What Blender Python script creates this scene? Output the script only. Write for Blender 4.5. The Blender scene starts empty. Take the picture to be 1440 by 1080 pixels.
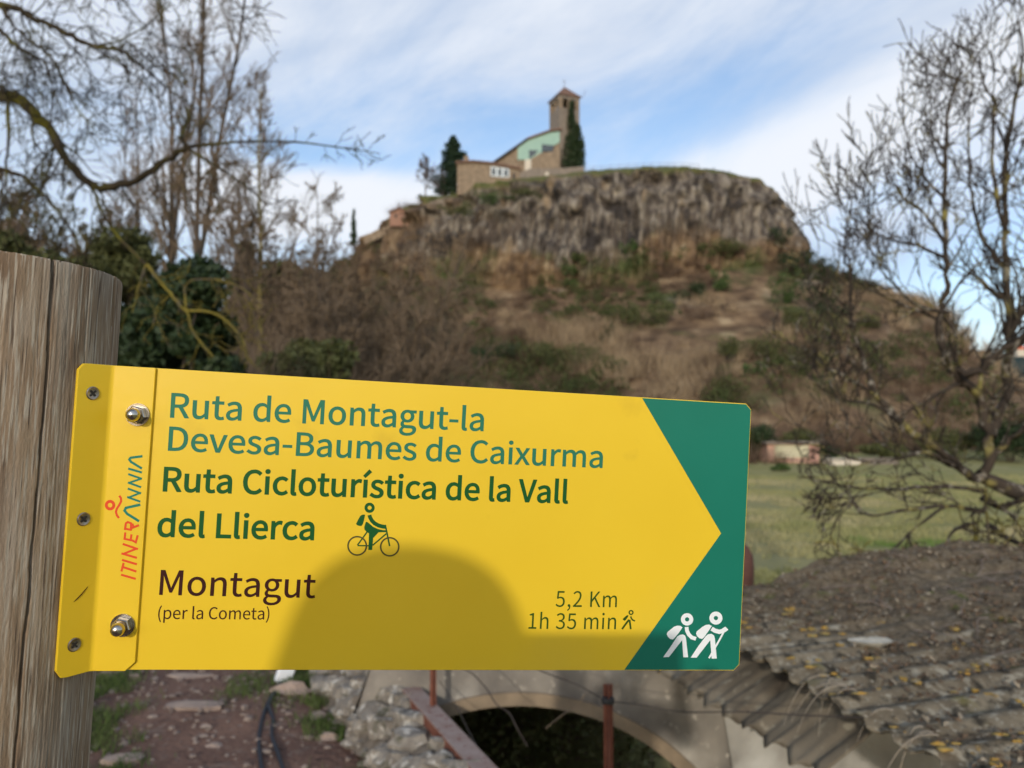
import bpy, bmesh, math, random
import numpy as np
from mathutils import Vector, Matrix

# ------------------------------------------------------------------ scene, camera, light
SC = bpy.context.scene
COL = SC.collection
F_PX = 1088.0
PITCH = math.radians(3.47)
CAMZ = 1.6
cam = bpy.data.cameras.new('camera')
CAM = bpy.data.objects.new('camera', cam); COL.objects.link(CAM)
CAM.location = (0, 0, CAMZ); CAM.rotation_euler = (math.radians(90) + PITCH, 0, 0)
cam.sensor_width = 36.0; cam.lens = 36.0 * F_PX / 1440.0
cam.clip_start = 0.01; cam.clip_end = 12000
cam.dof.use_dof = True; cam.dof.focus_distance = 0.56; cam.dof.aperture_fstop = 8.6
SC.camera = CAM

SUN_EL, SUN_AZ = math.radians(15.6), math.radians(11)      # low sun behind the photographer, a little to the left
SC.view_settings.view_transform = 'Standard'
SC.view_settings.look = 'None'
SC.view_settings.gamma = 1.0
SC.view_settings.use_curve_mapping = False
SC.view_settings.exposure = -0.28
SC.cycles.max_bounces = 6
SC.cycles.diffuse_bounces = 3
SC.cycles.transparent_max_bounces = 8

sun = bpy.data.lights.new('sun', 'SUN'); sun.energy = 2.4; sun.angle = math.radians(0.9); sun.color = (1.0, 0.93, 0.82)
SUN = bpy.data.objects.new('sun', sun); COL.objects.link(SUN)
SDIR = Vector((-math.sin(SUN_AZ) * math.cos(SUN_EL), -math.cos(SUN_AZ) * math.cos(SUN_EL), math.sin(SUN_EL)))
SUN.rotation_euler = SDIR.to_track_quat('Z', 'Y').to_euler()
SUN.location = SDIR * 30


def R(px, py, Y):
    """world point that photo pixel (px, py) shows at forward distance Y"""
    X = (px - 720) / F_PX; U = (540 - py) / F_PX
    y = math.cos(PITCH) - U * math.sin(PITCH); z = math.sin(PITCH) + U * math.cos(PITCH)
    return Vector((X / y * Y, Y, CAMZ + z / y * Y))


def proj(p):
    x, y, z = p[0], p[1], p[2] - CAMZ
    f = y * math.cos(PITCH) + z * math.sin(PITCH); u = -y * math.sin(PITCH) + z * math.cos(PITCH)
    return (720 + x / f * F_PX, 540 - u / f * F_PX)


W = bpy.data.worlds.new('World'); SC.world = W; W.use_nodes = True


def build_sky():
    nt = W.node_tree; N = nt.nodes; L = nt.links
    N.clear()
    out = N.new('ShaderNodeOutputWorld'); bg = N.new('ShaderNodeBackground'); L.new(bg.outputs[0], out.inputs[0])
    bg.inputs['Strength'].default_value = 0.1
    sky = N.new('ShaderNodeTexSky'); sky.sky_type = 'NISHITA'; sky.sun_disc = False
    sky.sun_elevation = SUN_EL; sky.sun_rotation = math.pi + SUN_AZ
    sky.air_density = 1.0; sky.dust_density = 0.6; sky.ozone_density = 1.5
    tc = N.new('ShaderNodeTexCoord')

    def math_(op, a, b=None, clamp=False):
        n = N.new('ShaderNodeMath'); n.operation = op; n.use_clamp = clamp
        for i, v in enumerate((a, b)):
            if v is None: continue
            if isinstance(v, (int, float)): n.inputs[i].default_value = v
            else: L.new(v, n.inputs[i])
        return n.outputs[0]

    def noise(rot, scale, detail, off=(0, 0, 0), dist=0.0, rough=.55, s=1.0):
        m = N.new('ShaderNodeMapping'); m.vector_type = 'POINT'
        m.inputs['Rotation'].default_value = (0, rot, 0); m.inputs['Scale'].default_value = scale; m.inputs['Location'].default_value = off
        # rotate first, then stretch: two mappings
        r = N.new('ShaderNodeMapping'); r.inputs['Rotation'].default_value = (0, rot, 0)
        m.inputs['Rotation'].default_value = (0, 0, 0)
        L.new(tc.outputs['Generated'], r.inputs[0]); L.new(r.outputs[0], m.inputs[0])
        n = N.new('ShaderNodeTexNoise'); n.inputs['Scale'].default_value = s; n.inputs['Detail'].default_value = detail
        n.inputs['Distortion'].default_value = dist; n.inputs['Roughness'].default_value = rough
        L.new(m.outputs[0], n.inputs['Vector']); return n.outputs[0]

    def lobe(px, py, rot, sx, sz, amp):
        c = (R(px, py, 1.0) - Vector((0, 0, CAMZ))).normalized()
        s = N.new('ShaderNodeVectorMath'); s.operation = 'SUBTRACT'; L.new(tc.outputs['Generated'], s.inputs[0]); s.inputs[1].default_value = c
        r = N.new('ShaderNodeMapping'); r.inputs['Rotation'].default_value = (0, math.radians(rot), 0); L.new(s.outputs[0], r.inputs[0])
        m = N.new('ShaderNodeMapping'); m.inputs['Scale'].default_value = (1 / sx, 1.2, 1 / sz); L.new(r.outputs[0], m.inputs[0])
        l = N.new('ShaderNodeVectorMath'); l.operation = 'LENGTH'; L.new(m.outputs[0], l.inputs[0])
        e = math_('MULTIPLY', l.outputs['Value'], l.outputs['Value']); e = math_('MULTIPLY', e, -1.0); e = math_('EXPONENT', e)
        return math_('MULTIPLY', e, amp)

    big = noise(math.radians(22), (1.3, 1.0, 3.0), 7, (3.1, 0.4, 1.7), .25, .52)
    fine = noise(math.radians(27), (2.6, 2.0, 7.0), 9, (0.3, 5.2, 2.2), .5, .66)
    f = math_('ADD', math_('MULTIPLY', big, 0.9), math_('MULTIPLY', fine, .85))
    for a in LOBES:
        f = math_('ADD', f, lobe(*a))
    mr = N.new('ShaderNodeMapRange'); mr.interpolation_type = 'SMOOTHSTEP'
    mr.inputs['From Min'].default_value = .60; mr.inputs['From Max'].default_value = 1.24
    L.new(f, mr.inputs['Value'])
    # cloud body colour: white where thick, grey blue underneath
    sh = noise(math.radians(20), (1.8, 1.4, 7.0), 7, (7.7, 1.1, 9.2), .3, .5)
    for a in GREY:
        sh = math_('ADD', sh, lobe(*a))
    cr = N.new('ShaderNodeValToRGB'); L.new(sh, cr.inputs[0])
    e = cr.color_ramp.elements
    e[0].position = .30; e[0].color = tuple(CLOUD_K * v for v in (.54, .63, .78)) + (1,)
    e[1].position = .62; e[1].color = tuple(CLOUD_K * v for v in (.86, .90, .97)) + (1,)
    mx = N.new('ShaderNodeMix'); mx.data_type = 'RGBA'
    tint = N.new('ShaderNodeMix'); tint.data_type = 'RGBA'; tint.blend_type = 'MULTIPLY'; tint.inputs[0].default_value = 1.0
    L.new(sky.outputs[0], tint.inputs[6]); tint.inputs[7].default_value = SKY_TINT
    L.new(mr.outputs[0], mx.inputs[0]); L.new(tint.outputs[2], mx.inputs[6]); L.new(cr.outputs[0], mx.inputs[7])
    L.new(mx.outputs[2], bg.inputs['Color'])


CLOUD_K = 12.6
SKY_TINT = (2.5, 2.45, 2.5, 1)
# (px, py, tilt, half width, half height, amount): where this day's sky is thick or open
LOBES = [(1140, 200, 16, .30, .075, .30), (480, 285, 0, .22, .05, .45), (1050, 150, 14, .18, .045, -.24), (540, 170, 0, .26, .075, -.26),
         (1330, 60, 25, .2, .10, .20), (1330, 390, 0, .18, .07, -.02), (860, 60, 10, .35, .07, .16), (1240, 330, 8, .13, .035, .25), (480, 225, 0, .12, .018, -.3), (700, 240, 0, .16, .03, .05), (350, 60, 0, .30, .14, .22)]
GREY = [(1140, 205, 16, .30, .055, .30), (1270, 350, 8, .16, .06, -.26), (1340, 420, 0, .20, .06, -.30), (1230, 70, 20, .28, .05, -.16), (700, 90, 5, .22, .05, -.12), (480, 285, 0, .2, .05, .28), (350, 60, 0, .25, .12, .1)]
build_sky()

# ------------------------------------------------------------------ helpers
MW = {}


def wm(o): return MW.get(o.name, Matrix.Identity(4))


def thing(name, label, cat, loc=(0, 0, 0), group=None, mat=None):
    o = bpy.data.objects.new(name, None); COL.objects.link(o)
    m = mat if mat is not None else Matrix.Translation(Vector(loc))
    o.matrix_basis = m; MW[o.name] = m.copy(); o.empty_display_size = .2
    return tag(o, label, cat, group)


def tag(o, label=None, cat=None, group=None, kind=None):
    if label: o['label'] = label
    if cat: o['category'] = cat
    if group: o['group'] = group
    if kind: o['kind'] = kind
    return o


def link_mesh(name, me, m, parent=None, base=None, smooth=False):
    """vertices are in world space; a part is put into its parent's frame, a top-level mesh gets its origin at base"""
    if parent is not None:
        mw = wm(parent); me.transform(mw.inverted())
    elif base is not None:
        mw = Matrix.Translation(Vector(base)); me.transform(mw.inverted())
    else: mw = Matrix.Identity(4)
    if isinstance(m, (list, tuple)):
        for k in m: me.materials.append(k)
    elif m: me.materials.append(m)
    if smooth: me.polygons.foreach_set('use_smooth', [True] * len(me.polygons))
    o = bpy.data.objects.new(name, me); COL.objects.link(o)
    if parent is not None: o.parent = parent
    elif base is not None: o.matrix_basis = mw
    MW[o.name] = mw.copy()
    return o


def np_mesh(name, V, Fs):
    """V (n,3); Fs list of index arrays (m,3) or (m,4)"""
    me = bpy.data.meshes.new(name)
    V = np.ascontiguousarray(V, dtype=np.float32)
    me.vertices.add(len(V)); me.vertices.foreach_set('co', V.ravel())
    Fs = [np.asarray(f, dtype=np.int32) for f in Fs if len(f)]
    nl = sum(f.size for f in Fs); nf = sum(len(f) for f in Fs)
    me.loops.add(nl); me.polygons.add(nf)
    me.loops.foreach_set('vertex_index', np.concatenate([f.ravel() for f in Fs]))
    tot = np.concatenate([np.full(len(f), f.shape[1], dtype=np.int32) for f in Fs])
    st = np.concatenate([[0], np.cumsum(tot)[:-1]]).astype(np.int32)
    me.polygons.foreach_set('loop_start', st)
    me.update(calc_edges=True); me.validate()
    return me


class MB:
    def __init__(s): s.v = []; s.f = []; s.mi = []; s.cur = 0

    def add(s, vs, fs):
        b = len(s.v); s.v += [tuple(v) for v in vs]; s.f += [tuple(b + i for i in f) for f in fs]; s.mi += [s.cur] * len(fs); return s

    def box(s, c, d, rot=None):
        vs = [Vector((x * d[0] / 2, y * d[1] / 2, z * d[2] / 2)) for x in (-1, 1) for y in (-1, 1) for z in (-1, 1)]
        if rot is not None: vs = [rot @ v for v in vs]
        c = Vector(c)
        return s.add([v + c for v in vs], [(0, 1, 3, 2), (4, 6, 7, 5), (0, 4, 5, 1), (2, 3, 7, 6), (0, 2, 6, 4), (1, 5, 7, 3)])

    def prism(s, pts, off):
        """polygon pts (3-D) extruded by vector off"""
        n = len(pts); off = Vector(off); pts = [Vector(p) for p in pts]
        return s.add(pts + [p + off for p in pts], [tuple(range(n)), tuple(range(2 * n - 1, n - 1, -1))] + [(i, (i + 1) % n + 0, (i + 1) % n + n, i + n) for i in range(n)])

    def tube(s, pts, rad, sides=6, caps=True):
        pts = [Vector(p) for p in pts]; n = len(pts)
        if not isinstance(rad, (list, tuple)): rad = [rad] * n
        ref = None; rings = []
        for i, p in enumerate(pts):
            t = (pts[min(i + 1, n - 1)] - pts[max(i - 1, 0)])
            t = t.normalized() if t.length > 1e-9 else Vector((0, 0, 1))
            if ref is None: ref = t.orthogonal().normalized()
            ref = (ref - t * ref.dot(t));
            ref = ref.normalized() if ref.length > 1e-6 else t.orthogonal().normalized()
            b = t.cross(ref)
            rings.append([p + (ref * math.cos(a) + b * math.sin(a)) * rad[i] for a in [2 * math.pi * k / sides for k in range(sides)]])
        vs = [v for r in rings for v in r]; fs = []
        for i in range(n - 1):
            for k in range(sides):
                a = i * sides + k; b_ = i * sides + (k + 1) % sides
                fs.append((a, b_, b_ + sides, a + sides))
        if caps: fs += [tuple(range(sides - 1, -1, -1)), tuple((n - 1) * sides + k for k in range(sides))]
        return s.add(vs, fs)

    def lathe(s, prof, origin, axis, sides=24):
        """prof [(r, h)...] round axis from origin"""
        o = Vector(origin); ax = Vector(axis).normalized(); a = ax.orthogonal().normalized(); b = ax.cross(a)
        vs = [o + ax * h + (a * math.cos(t) + b * math.sin(t)) * r for r, h in prof for t in [2 * math.pi * k / sides for k in range(sides)]]
        fs = []
        for i in range(len(prof) - 1):
            for k in range(sides):
                p = i * sides + k; q = i * sides + (k + 1) % sides
                fs.append((p, q, q + sides, p + sides))
        fs += [tuple(range(sides - 1, -1, -1)), tuple((len(prof) - 1) * sides + k for k in range(sides))]
        return s.add(vs, fs)

    def blob(s, c, r, rng, seg=10, rough=.18, squash=(1, 1, 1)):
        """irregular stone"""
        c = Vector(c); ph = [rng.uniform(0, 6.28) for _ in range(8)]; vs = []; fs = []; rings = max(4, seg // 2)
        for i in range(rings + 1):
            th = math.pi * i / rings
            for k in range(seg):
                a = 2 * math.pi * k / seg
                d = Vector((math.sin(th) * math.cos(a), math.sin(th) * math.sin(a), math.cos(th)))
                q = 1 + rough * (math.sin(3.1 * d.x + ph[0]) + math.sin(4.3 * d.y + ph[1]) + math.sin(5.2 * d.z + ph[2]) + .6 * math.sin(9 * d.x + ph[3]) * math.sin(8 * d.y + ph[4]))
                # flattened facets
                v = Vector((d.x * squash[0], d.y * squash[1], d.z * squash[2])) * (r * q)
                vs.append(c + v)
        for i in range(rings):
            for k in range(seg):
                a = i * seg + k; b = i * seg + (k + 1) % seg
                fs.append((a, a + seg, b + seg, b))
        return s.add(vs, fs)

    def mesh(s, name):
        me = bpy.data.meshes.new(name); me.from_pydata(s.v, [], s.f)
        if any(s.mi): me.polygons.foreach_set('material_index', s.mi)
        me.update(); return me

    def build(s, name, m, parent=None, base=None, smooth=False, fix=True):
        me = s.mesh(name)
        if fix:
            bm = bmesh.new(); bm.from_mesh(me); bmesh.ops.recalc_face_normals(bm, faces=bm.faces); bm.to_mesh(me); bm.free()
        return link_mesh(name, me, m, parent, base, smooth)


# --- numpy noise
def _hash(ix, iy, seed):
    h = (ix.astype(np.int64) * 374761393 + iy.astype(np.int64) * 668265263 + seed * 1442695041) & 0x7fffffff
    h = (h ^ (h >> 13)) * 1274126177 & 0x7fffffff
    return ((h ^ (h >> 16)) & 0xffff) / 65535.0


def vnoise(x, y, seed=0):
    x = np.asarray(x, float); y = np.asarray(y, float)
    ix = np.floor(x).astype(np.int64); iy = np.floor(y).astype(np.int64); fx = x - ix; fy = y - iy
    fx = fx * fx * (3 - 2 * fx); fy = fy * fy * (3 - 2 * fy)
    a = _hash(ix, iy, seed); b = _hash(ix + 1, iy, seed); c = _hash(ix, iy + 1, seed); d = _hash(ix + 1, iy + 1, seed)
    return (a * (1 - fx) + b * fx) * (1 - fy) + (c * (1 - fx) + d * fx) * fy


def fbm(x, y, seed=0, oct=4):
    s = 0; a = .5
    for k in range(oct):
        s = s + a * vnoise(np.asarray(x) * 2 ** k, np.asarray(y) * 2 ** k, seed + k * 17); a *= .5
    return s / (1 - .5 ** oct)


def sstep(a, b, x):
    t = np.clip((np.asarray(x, float) - a) / (b - a), 0, 1); return t * t * (3 - 2 * t)


# --- materials
def material(name, base, rough=.8, var=None, scale=4.0, detail=5, stretch=(1, 1, 1), bump=0.0, bump_scale=None, metal=0.0, spec=.5, layers=(), distort=0.0,
             coat=0.0, attr=None, trans=0.0, bdist=.01):
    """base colour; var = second colour, mixed by noise; layers = [(colour, noise scale, low, high, stretch)] patches laid on top"""
    m = bpy.data.materials.new(name); m.use_nodes = True; nt = m.node_tree; N = nt.nodes; L = nt.links
    P = N['Principled BSDF']; P.inputs['Roughness'].default_value = rough; P.inputs['Metallic'].default_value = metal
    P.inputs['Specular IOR Level'].default_value = spec; P.inputs['Coat Weight'].default_value = coat
    if coat: P.inputs['Coat Roughness'].default_value = .12
    tc = N.new('ShaderNodeTexCoord')

    def noise(sc, st, det=5, di=0.0, w=0):
        mp = N.new('ShaderNodeMapping'); mp.inputs['Scale'].default_value = st; mp.inputs['Location'].default_value = (w * 3.7, w * 1.9, w * 2.3)
        L.new(tc.outputs['Object'], mp.inputs[0])
        n = N.new('ShaderNodeTexNoise'); n.inputs['Scale'].default_value = sc; n.inputs['Detail'].default_value = det; n.inputs['Distortion'].default_value = di
        L.new(mp.outputs[0], n.inputs['Vector']); return n.outputs[0]

    c4 = lambda c: (c[0], c[1], c[2], 1)
    cur = None
    if var is not None:
        r = N.new('ShaderNodeValToRGB'); r.color_ramp.elements[0].position = .33; r.color_ramp.elements[1].position = .67
        r.color_ramp.elements[0].color = c4(base); r.color_ramp.elements[1].color = c4(var)
        L.new(noise(scale, stretch, detail, distort), r.inputs[0]); cur = r.outputs[0]
    for i, ly in enumerate(layers):
        col, sc, lo, hi = ly[:4]; st = ly[4] if len(ly) > 4 else (1, 1, 1)
        mr = N.new('ShaderNodeMapRange'); mr.inputs['From Min'].default_value = lo; mr.inputs['From Max'].default_value = hi
        L.new(noise(sc, st, 6, .2, i + 1), mr.inputs['Value'])
        mx = N.new('ShaderNodeMix'); mx.data_type = 'RGBA'; L.new(mr.outputs[0], mx.inputs[0])
        if cur is None: mx.inputs[6].default_value = c4(base)
        else: L.new(cur, mx.inputs[6])
        mx.inputs[7].default_value = c4(col); cur = mx.outputs[2]
    if attr:
        at = N.new('ShaderNodeAttribute'); at.attribute_name = attr
        mx = N.new('ShaderNodeMix'); mx.data_type = 'RGBA'; mx.blend_type = 'MULTIPLY'; mx.inputs[0].default_value = 1
        if cur is None: mx.inputs[6].default_value = c4(base)
        else: L.new(cur, mx.inputs[6])
        L.new(at.outputs['Color'], mx.inputs[7]); cur = mx.outputs[2]
    if cur is None: P.inputs['Base Color'].default_value = c4(base)
    else: L.new(cur, P.inputs['Base Color'])
    if bump:
        b = N.new('ShaderNodeBump'); b.inputs['Strength'].default_value = bump; b.inputs['Distance'].default_value = bdist
        L.new(noise(bump_scale or scale * 4, stretch, 8, 0, 5), b.inputs['Height']); L.new(b.outputs[0], P.inputs['Normal'])
    if trans:
        P.inputs['Transmission Weight'].default_value = trans
    return m

GLYPHS = '''
  78|
( 118|51 -16 84 -69 90 -66 97 -63 103 -60 73 -10 59 49 59 109 59 168 73 227 103 277 97 280 90 283 84 286 51 234 32 178 32 109 32 40
) 118|28 -66 35 -69 67 -16 86 40 86 109 86 178 67 234 35 286 28 283 21 280 15 277 45 227 60 168 60 109 60 49 45 -10 15 -60 21 -63
, 97|24 -60 26 -67 58 -53 77 -27 77 7 77 30 67 44 50 44 37 44 26 36 26 22 26 8 37 -1 50 -1 51 -1 52 0 54 0 53 -21 40 -38 19 -48 21 -54
- 121|16 94 16 86 46 86 76 86 106 86 106 94 106 102 106 110 76 110 46 110 16 110 16 102
1 194|31 9 31 0 78 0 125 0 172 0 172 9 172 18 172 27 154 27 137 27 120 27 120 103 120 180 120 257 112 257 104 257 96 257 82 249 65 243 42 238 42 232 42 225 42 218 58 218 73 218 88 218 88 154 88 90 88 27 69 27 50 27 31 27 31 18
2 194|15 6 15 0 69 0 123 0 177 0 177 9 177 18 177 28 153 28 129 28 106 28 93 28 77 26 64 25 124 82 165 134 165 186 165 231 136 261 90 261 57 261 35 246 14 224 20 218 26 212 33 206 47 223 65 235 86 235 118 235 133 214 133 185 133 140 96 89 15 19 15 13
3 194|52 -5 92 -5 138 -5 175 23 175 69 175 104 151 126 120 134 120 134 120 135 120 136 148 145 166 166 166 197 166 238 134 261 91 261 62 261 39 248 20 231 25 224 31 217 37 210 51 225 69 235 90 235 117 235 133 219 133 195 133 167 116 146 62 146 62 137 62 129 62 121 122 121 142 101 142 70 142 40 121 22 90 22 61 22 42 36 27 51 21 45 16 38 10 31 27 12
5 194|51 -5 92 -5 135 -5 176 27 176 83 176 140 141 165 98 165 83 165 71 161 60 155 62 180 64 205 67 229 99 229 131 229 163 229 163 238 163 248 163 257 122 257 80 257 39 257 36 217 33 177 30 137 36 133 42 130 47 126 62 136 73 141 90 141 122 141 143 119 143 83 143 45 119 22 89 22 59 22 40 36 26 50 20 43 15 36 9 29 27 12
B 230|35 86 35 0 63 0 90 0 117 0 174 0 214 25 214 75 214 110 193 131 162 137 162 137 162 138 162 138 186 146 200 168 200 194 200 239 163 257 111 257 86 257 61 257 35 257 35 171;80 148 68 148 68 176 68 203 68 231 81 231 94 231 107 231 147 231 168 220 168 190 168 164 150 148 106 148 93 148;83 26 68 26 68 58 68 90 68 123 83 123 97 123 112 123 158 123 182 108 182 76 182 42 157 26 112 26 97 26
C 223|68 -5 132 -5 165 -5 190 9 211 32 205 39 199 46 193 53 176 35 158 24 133 24 84 24 54 64 54 129 54 193 86 233 134 233 157 233 173 223 187 209 193 216 199 223 204 230 190 246 165 261 134 261 69 261 20 211 20 128 20 45
D 241|35 86 35 0 57 0 79 0 101 0 178 0 220 48 220 129 220 211 178 257 99 257 78 257 57 257 35 257 35 171;77 27 68 27 68 95 68 162 68 230 77 230 87 230 97 230 157 230 187 194 187 129 187 64 157 27 97 27 87 27
K 226|35 86 35 0 46 0 57 0 68 0 68 27 68 54 68 81 82 99 97 116 112 134 137 89 163 45 189 0 201 0 213 0 225 0 194 53 163 106 132 159 159 192 186 224 213 257 200 257 188 257 176 257 140 214 104 171 68 128 68 128 68 128 68 128 68 171 68 214 68 257 57 257 46 257 35 257 35 171
L 190|35 86 35 0 84 0 132 0 180 0 180 9 180 18 180 28 143 28 105 28 68 28 68 104 68 180 68 257 57 257 46 257 35 257 35 171
M 284|35 86 35 0 45 0 55 0 64 0 64 47 64 95 64 142 64 164 62 195 60 218 61 218 61 218 62 218 69 198 75 179 82 159 99 115 115 70 131 26 138 26 145 26 153 26 169 70 185 115 201 159 208 179 215 198 222 218 222 218 223 218 223 218 221 195 219 164 219 142 219 95 219 47 219 0 229 0 239 0 249 0 249 86 249 171 249 257 236 257 223 257 210 257 194 211 177 165 161 119 155 102 150 84 143 66 143 66 142 66 142 66 136 84 130 102 123 119 107 165 91 211 74 257 61 257 48 257 35 257 35 171
R 222|82 135 68 135 68 167 68 199 68 230 82 230 96 230 111 230 151 230 173 218 173 185 173 151 151 135 111 135 96 135;155 36 176 0 188 0 200 0 213 0 191 37 169 75 147 112 182 121 205 145 205 185 205 238 168 257 116 257 89 257 62 257 35 257 35 171 35 86 35 0 46 0 57 0 68 0 68 36 68 73 68 109 83 109 98 109 114 109 135 73
V 201|55 86 82 0 95 0 107 0 120 0 147 86 174 171 201 257 190 257 179 257 168 257 155 210 141 164 127 118 118 88 112 63 102 33 102 33 101 33 101 33 91 63 85 88 76 118 62 164 48 210 34 257 23 257 12 257 0 257 28 171
a 197|44 -5 76 -5 99 -5 121 8 139 23 139 23 140 23 140 23 141 15 142 8 143 0 152 0 160 0 169 0 169 39 169 78 169 117 169 164 150 195 103 195 72 195 46 181 29 170 33 163 37 155 41 148 56 158 76 168 98 168 129 168 137 145 137 120 56 111 21 91 21 49 21 15;103 21 85 21 66 21 51 30 51 51 51 76 73 92 137 99 137 81 137 64 137 46 119 30
c 178|57 -5 107 -5 130 -5 152 5 169 19 164 26 159 34 155 41 143 30 127 22 110 22 75 22 51 51 51 95 51 139 76 168 111 168 126 168 138 161 149 152 154 159 160 166 165 173 152 185 134 195 110 195 61 195 18 158 18 95 18 32
d 217|49 -5 97 -5 120 -5 140 8 155 22 155 22 155 22 156 22 157 15 158 7 159 0 167 0 176 0 185 0 185 93 185 186 185 279 174 279 163 279 153 279 153 254 153 230 153 206 153 195 154 184 154 173 138 187 123 195 101 195 57 195 19 157 19 95 19 32;121 22 104 22 71 22 51 49 51 95 51 139 76 168 106 168 122 168 137 162 153 148 153 115 153 82 153 48 137 31
e 194|58 -5 109 -5 135 -5 155 4 172 15 168 22 164 29 160 36 146 27 131 21 113 21 77 21 52 47 50 88 92 88 135 88 178 88 179 92 179 99 179 106 179 160 152 195 103 195 60 195 18 157 18 95 18 32;83 110 49 110 53 148 77 169 104 169 134 169 151 149 151 110 117 110
g 197|50 -88 96 -88 155 -88 193 -57 193 -22 193 10 170 23 126 23 114 23 101 23 89 23 63 23 56 32 56 44 56 55 61 61 68 67 76 63 87 60 96 60 135 60 166 86 166 126 166 143 159 157 150 166 163 166 176 166 189 166 189 174 189 182 189 190 167 190 145 190 123 190 116 193 107 195 96 195 58 195 25 169 25 127 25 104 37 86 50 76 50 76 50 75 50 75 40 68 29 55 29 39 29 24 36 14 46 8 46 7 46 7 46 6 28 -5 18 -20 18 -37 18 -69;118 82 96 82 74 82 56 99 56 127 56 155 74 172 96 172 119 172 137 155 137 127 137 99;138 -65 101 -65 66 -65 46 -53 46 -32 46 -21 51 -10 65 0 74 -2 83 -3 90 -3 101 -3 112 -3 123 -3 148 -3 161 -9 161 -27 161 -47
h 212|32 93 32 0 43 0 54 0 64 0 64 46 64 92 64 138 83 157 97 167 116 167 141 167 152 152 152 116 152 77 152 39 152 0 163 0 174 0 184 0 184 40 184 80 184 120 184 169 166 195 126 195 100 195 81 181 63 163 63 176 64 189 64 202 64 228 64 253 64 279 54 279 43 279 32 279 32 186
i 96|32 63 32 0 43 0 54 0 64 0 64 63 64 127 64 190 54 190 43 190 32 190 32 127;36 229 48 229 61 229 70 238 70 251 70 263 61 271 48 271 36 271 27 263 27 251 27 238
l 99|42 -5 66 -5 75 -5 80 -3 84 -2 83 6 81 15 80 23 76 22 75 22 73 22 68 22 64 26 64 36 64 117 64 198 64 279 54 279 43 279 32 279 32 198 32 118 32 38 32 11
m 324|32 63 32 0 43 0 54 0 64 0 64 46 64 92 64 138 82 158 98 167 112 167 136 167 147 152 147 116 147 77 147 39 147 0 158 0 169 0 179 0 179 46 179 92 179 138 197 158 213 167 227 167 251 167 263 152 263 116 263 77 263 39 263 0 273 0 284 0 294 0 294 40 294 80 294 120 294 169 276 195 237 195 214 195 194 180 174 159 166 181 151 195 121 195 99 195 79 181 62 162 62 162 62 162 62 162 61 172 60 181 58 190 50 190 41 190 32 190 32 127
n 213|32 63 32 0 43 0 54 0 64 0 64 46 64 92 64 138 83 157 97 167 116 167 141 167 152 152 152 116 152 77 152 39 152 0 163 0 174 0 184 0 184 40 184 80 184 120 184 169 166 195 126 195 100 195 80 181 62 162 62 162 62 162 62 162 61 172 60 181 58 190 50 190 41 190 32 190 32 127
o 212|60 -5 106 -5 153 -5 194 32 194 95 194 158 153 195 106 195 60 195 18 158 18 95 18 32;139 22 106 22 73 22 51 51 51 95 51 139 73 168 106 168 139 168 161 139 161 95 161 51
p 217|32 10 32 -80 43 -80 54 -80 64 -80 64 -59 64 -37 64 -16 64 -5 64 6 63 18 81 3 99 -5 116 -5 159 -5 199 33 199 98 199 157 172 195 123 195 101 195 79 182 62 168 62 168 62 168 62 168 61 175 60 183 58 190 50 190 41 190 32 190 32 100;142 22 111 22 98 22 81 27 64 42 64 75 64 109 64 142 83 159 99 168 115 168 151 168 165 140 165 98 165 51
r 136|32 63 32 0 43 0 54 0 64 0 64 41 64 81 64 122 77 154 96 166 112 166 120 166 124 165 131 163 133 172 135 182 137 191 131 194 125 195 116 195 95 195 76 180 62 155 62 155 62 155 62 155 61 167 60 179 58 190 50 190 41 190 32 190 32 127
s 164|55 -5 82 -5 127 -5 151 21 151 52 151 88 121 99 93 110 72 118 52 125 52 143 52 158 63 170 88 170 104 170 118 163 131 153 136 160 141 167 146 173 132 185 111 195 87 195 46 195 22 171 22 141 22 109 50 96 77 86 98 78 120 69 120 50 120 34 108 20 83 20 60 20 43 29 27 43 21 36 16 29 11 22 29 7
t 132|51 -5 92 -5 104 -5 116 -1 127 2 125 11 123 19 121 27 114 24 106 21 99 21 77 21 70 35 70 58 70 93 70 129 70 164 87 164 104 164 121 164 121 173 121 181 121 190 104 190 87 190 70 190 70 208 70 226 70 244 61 244 52 244 43 244 42 226 41 208 40 190 30 190 19 189 9 188 9 180 9 172 9 164 19 164 28 164 38 164 38 129 38 94 38 59 38 21
u 212|48 -5 88 -5 114 -5 133 9 151 30 151 30 151 30 152 30 152 20 153 10 154 0 163 0 172 0 181 0 181 63 181 127 181 190 170 190 159 190 149 190 149 145 149 100 149 55 131 33 117 23 97 23 72 23 62 38 62 74 62 112 62 151 62 190 51 190 40 190 29 190 29 150 29 110 29 70 29 21
v 182|50 63 73 0 86 0 98 0 111 0 133 63 155 127 178 190 167 190 157 190 146 190 134 154 122 118 110 82 105 63 98 44 93 26 92 26 92 26 91 26 85 44 79 63 74 82 62 118 50 154 38 190 27 190 16 190 5 190 27 127
x 174|26 33 5 0 16 0 28 0 39 0 47 15 56 30 64 44 71 56 77 68 84 78 84 78 85 78 85 78 93 68 100 56 106 44 115 30 125 15 134 0 146 0 157 0 169 0 148 32 127 64 106 96 126 127 145 159 164 190 153 190 142 190 131 190 123 176 115 162 107 148 102 138 96 127 91 117 90 117 90 117 89 117 83 127 76 138 70 148 62 162 53 176 45 190 33 190 22 190 10 190 29 160 49 129 68 99 47 66
í 96|32 63 32 0 43 0 54 0 64 0 64 63 64 127 64 190 54 190 43 190 32 190 32 127;37 229 43 224 63 244 84 264 104 284 97 291 89 298 82 305 63 284 45 262 26 240 32 235
'''

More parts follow.
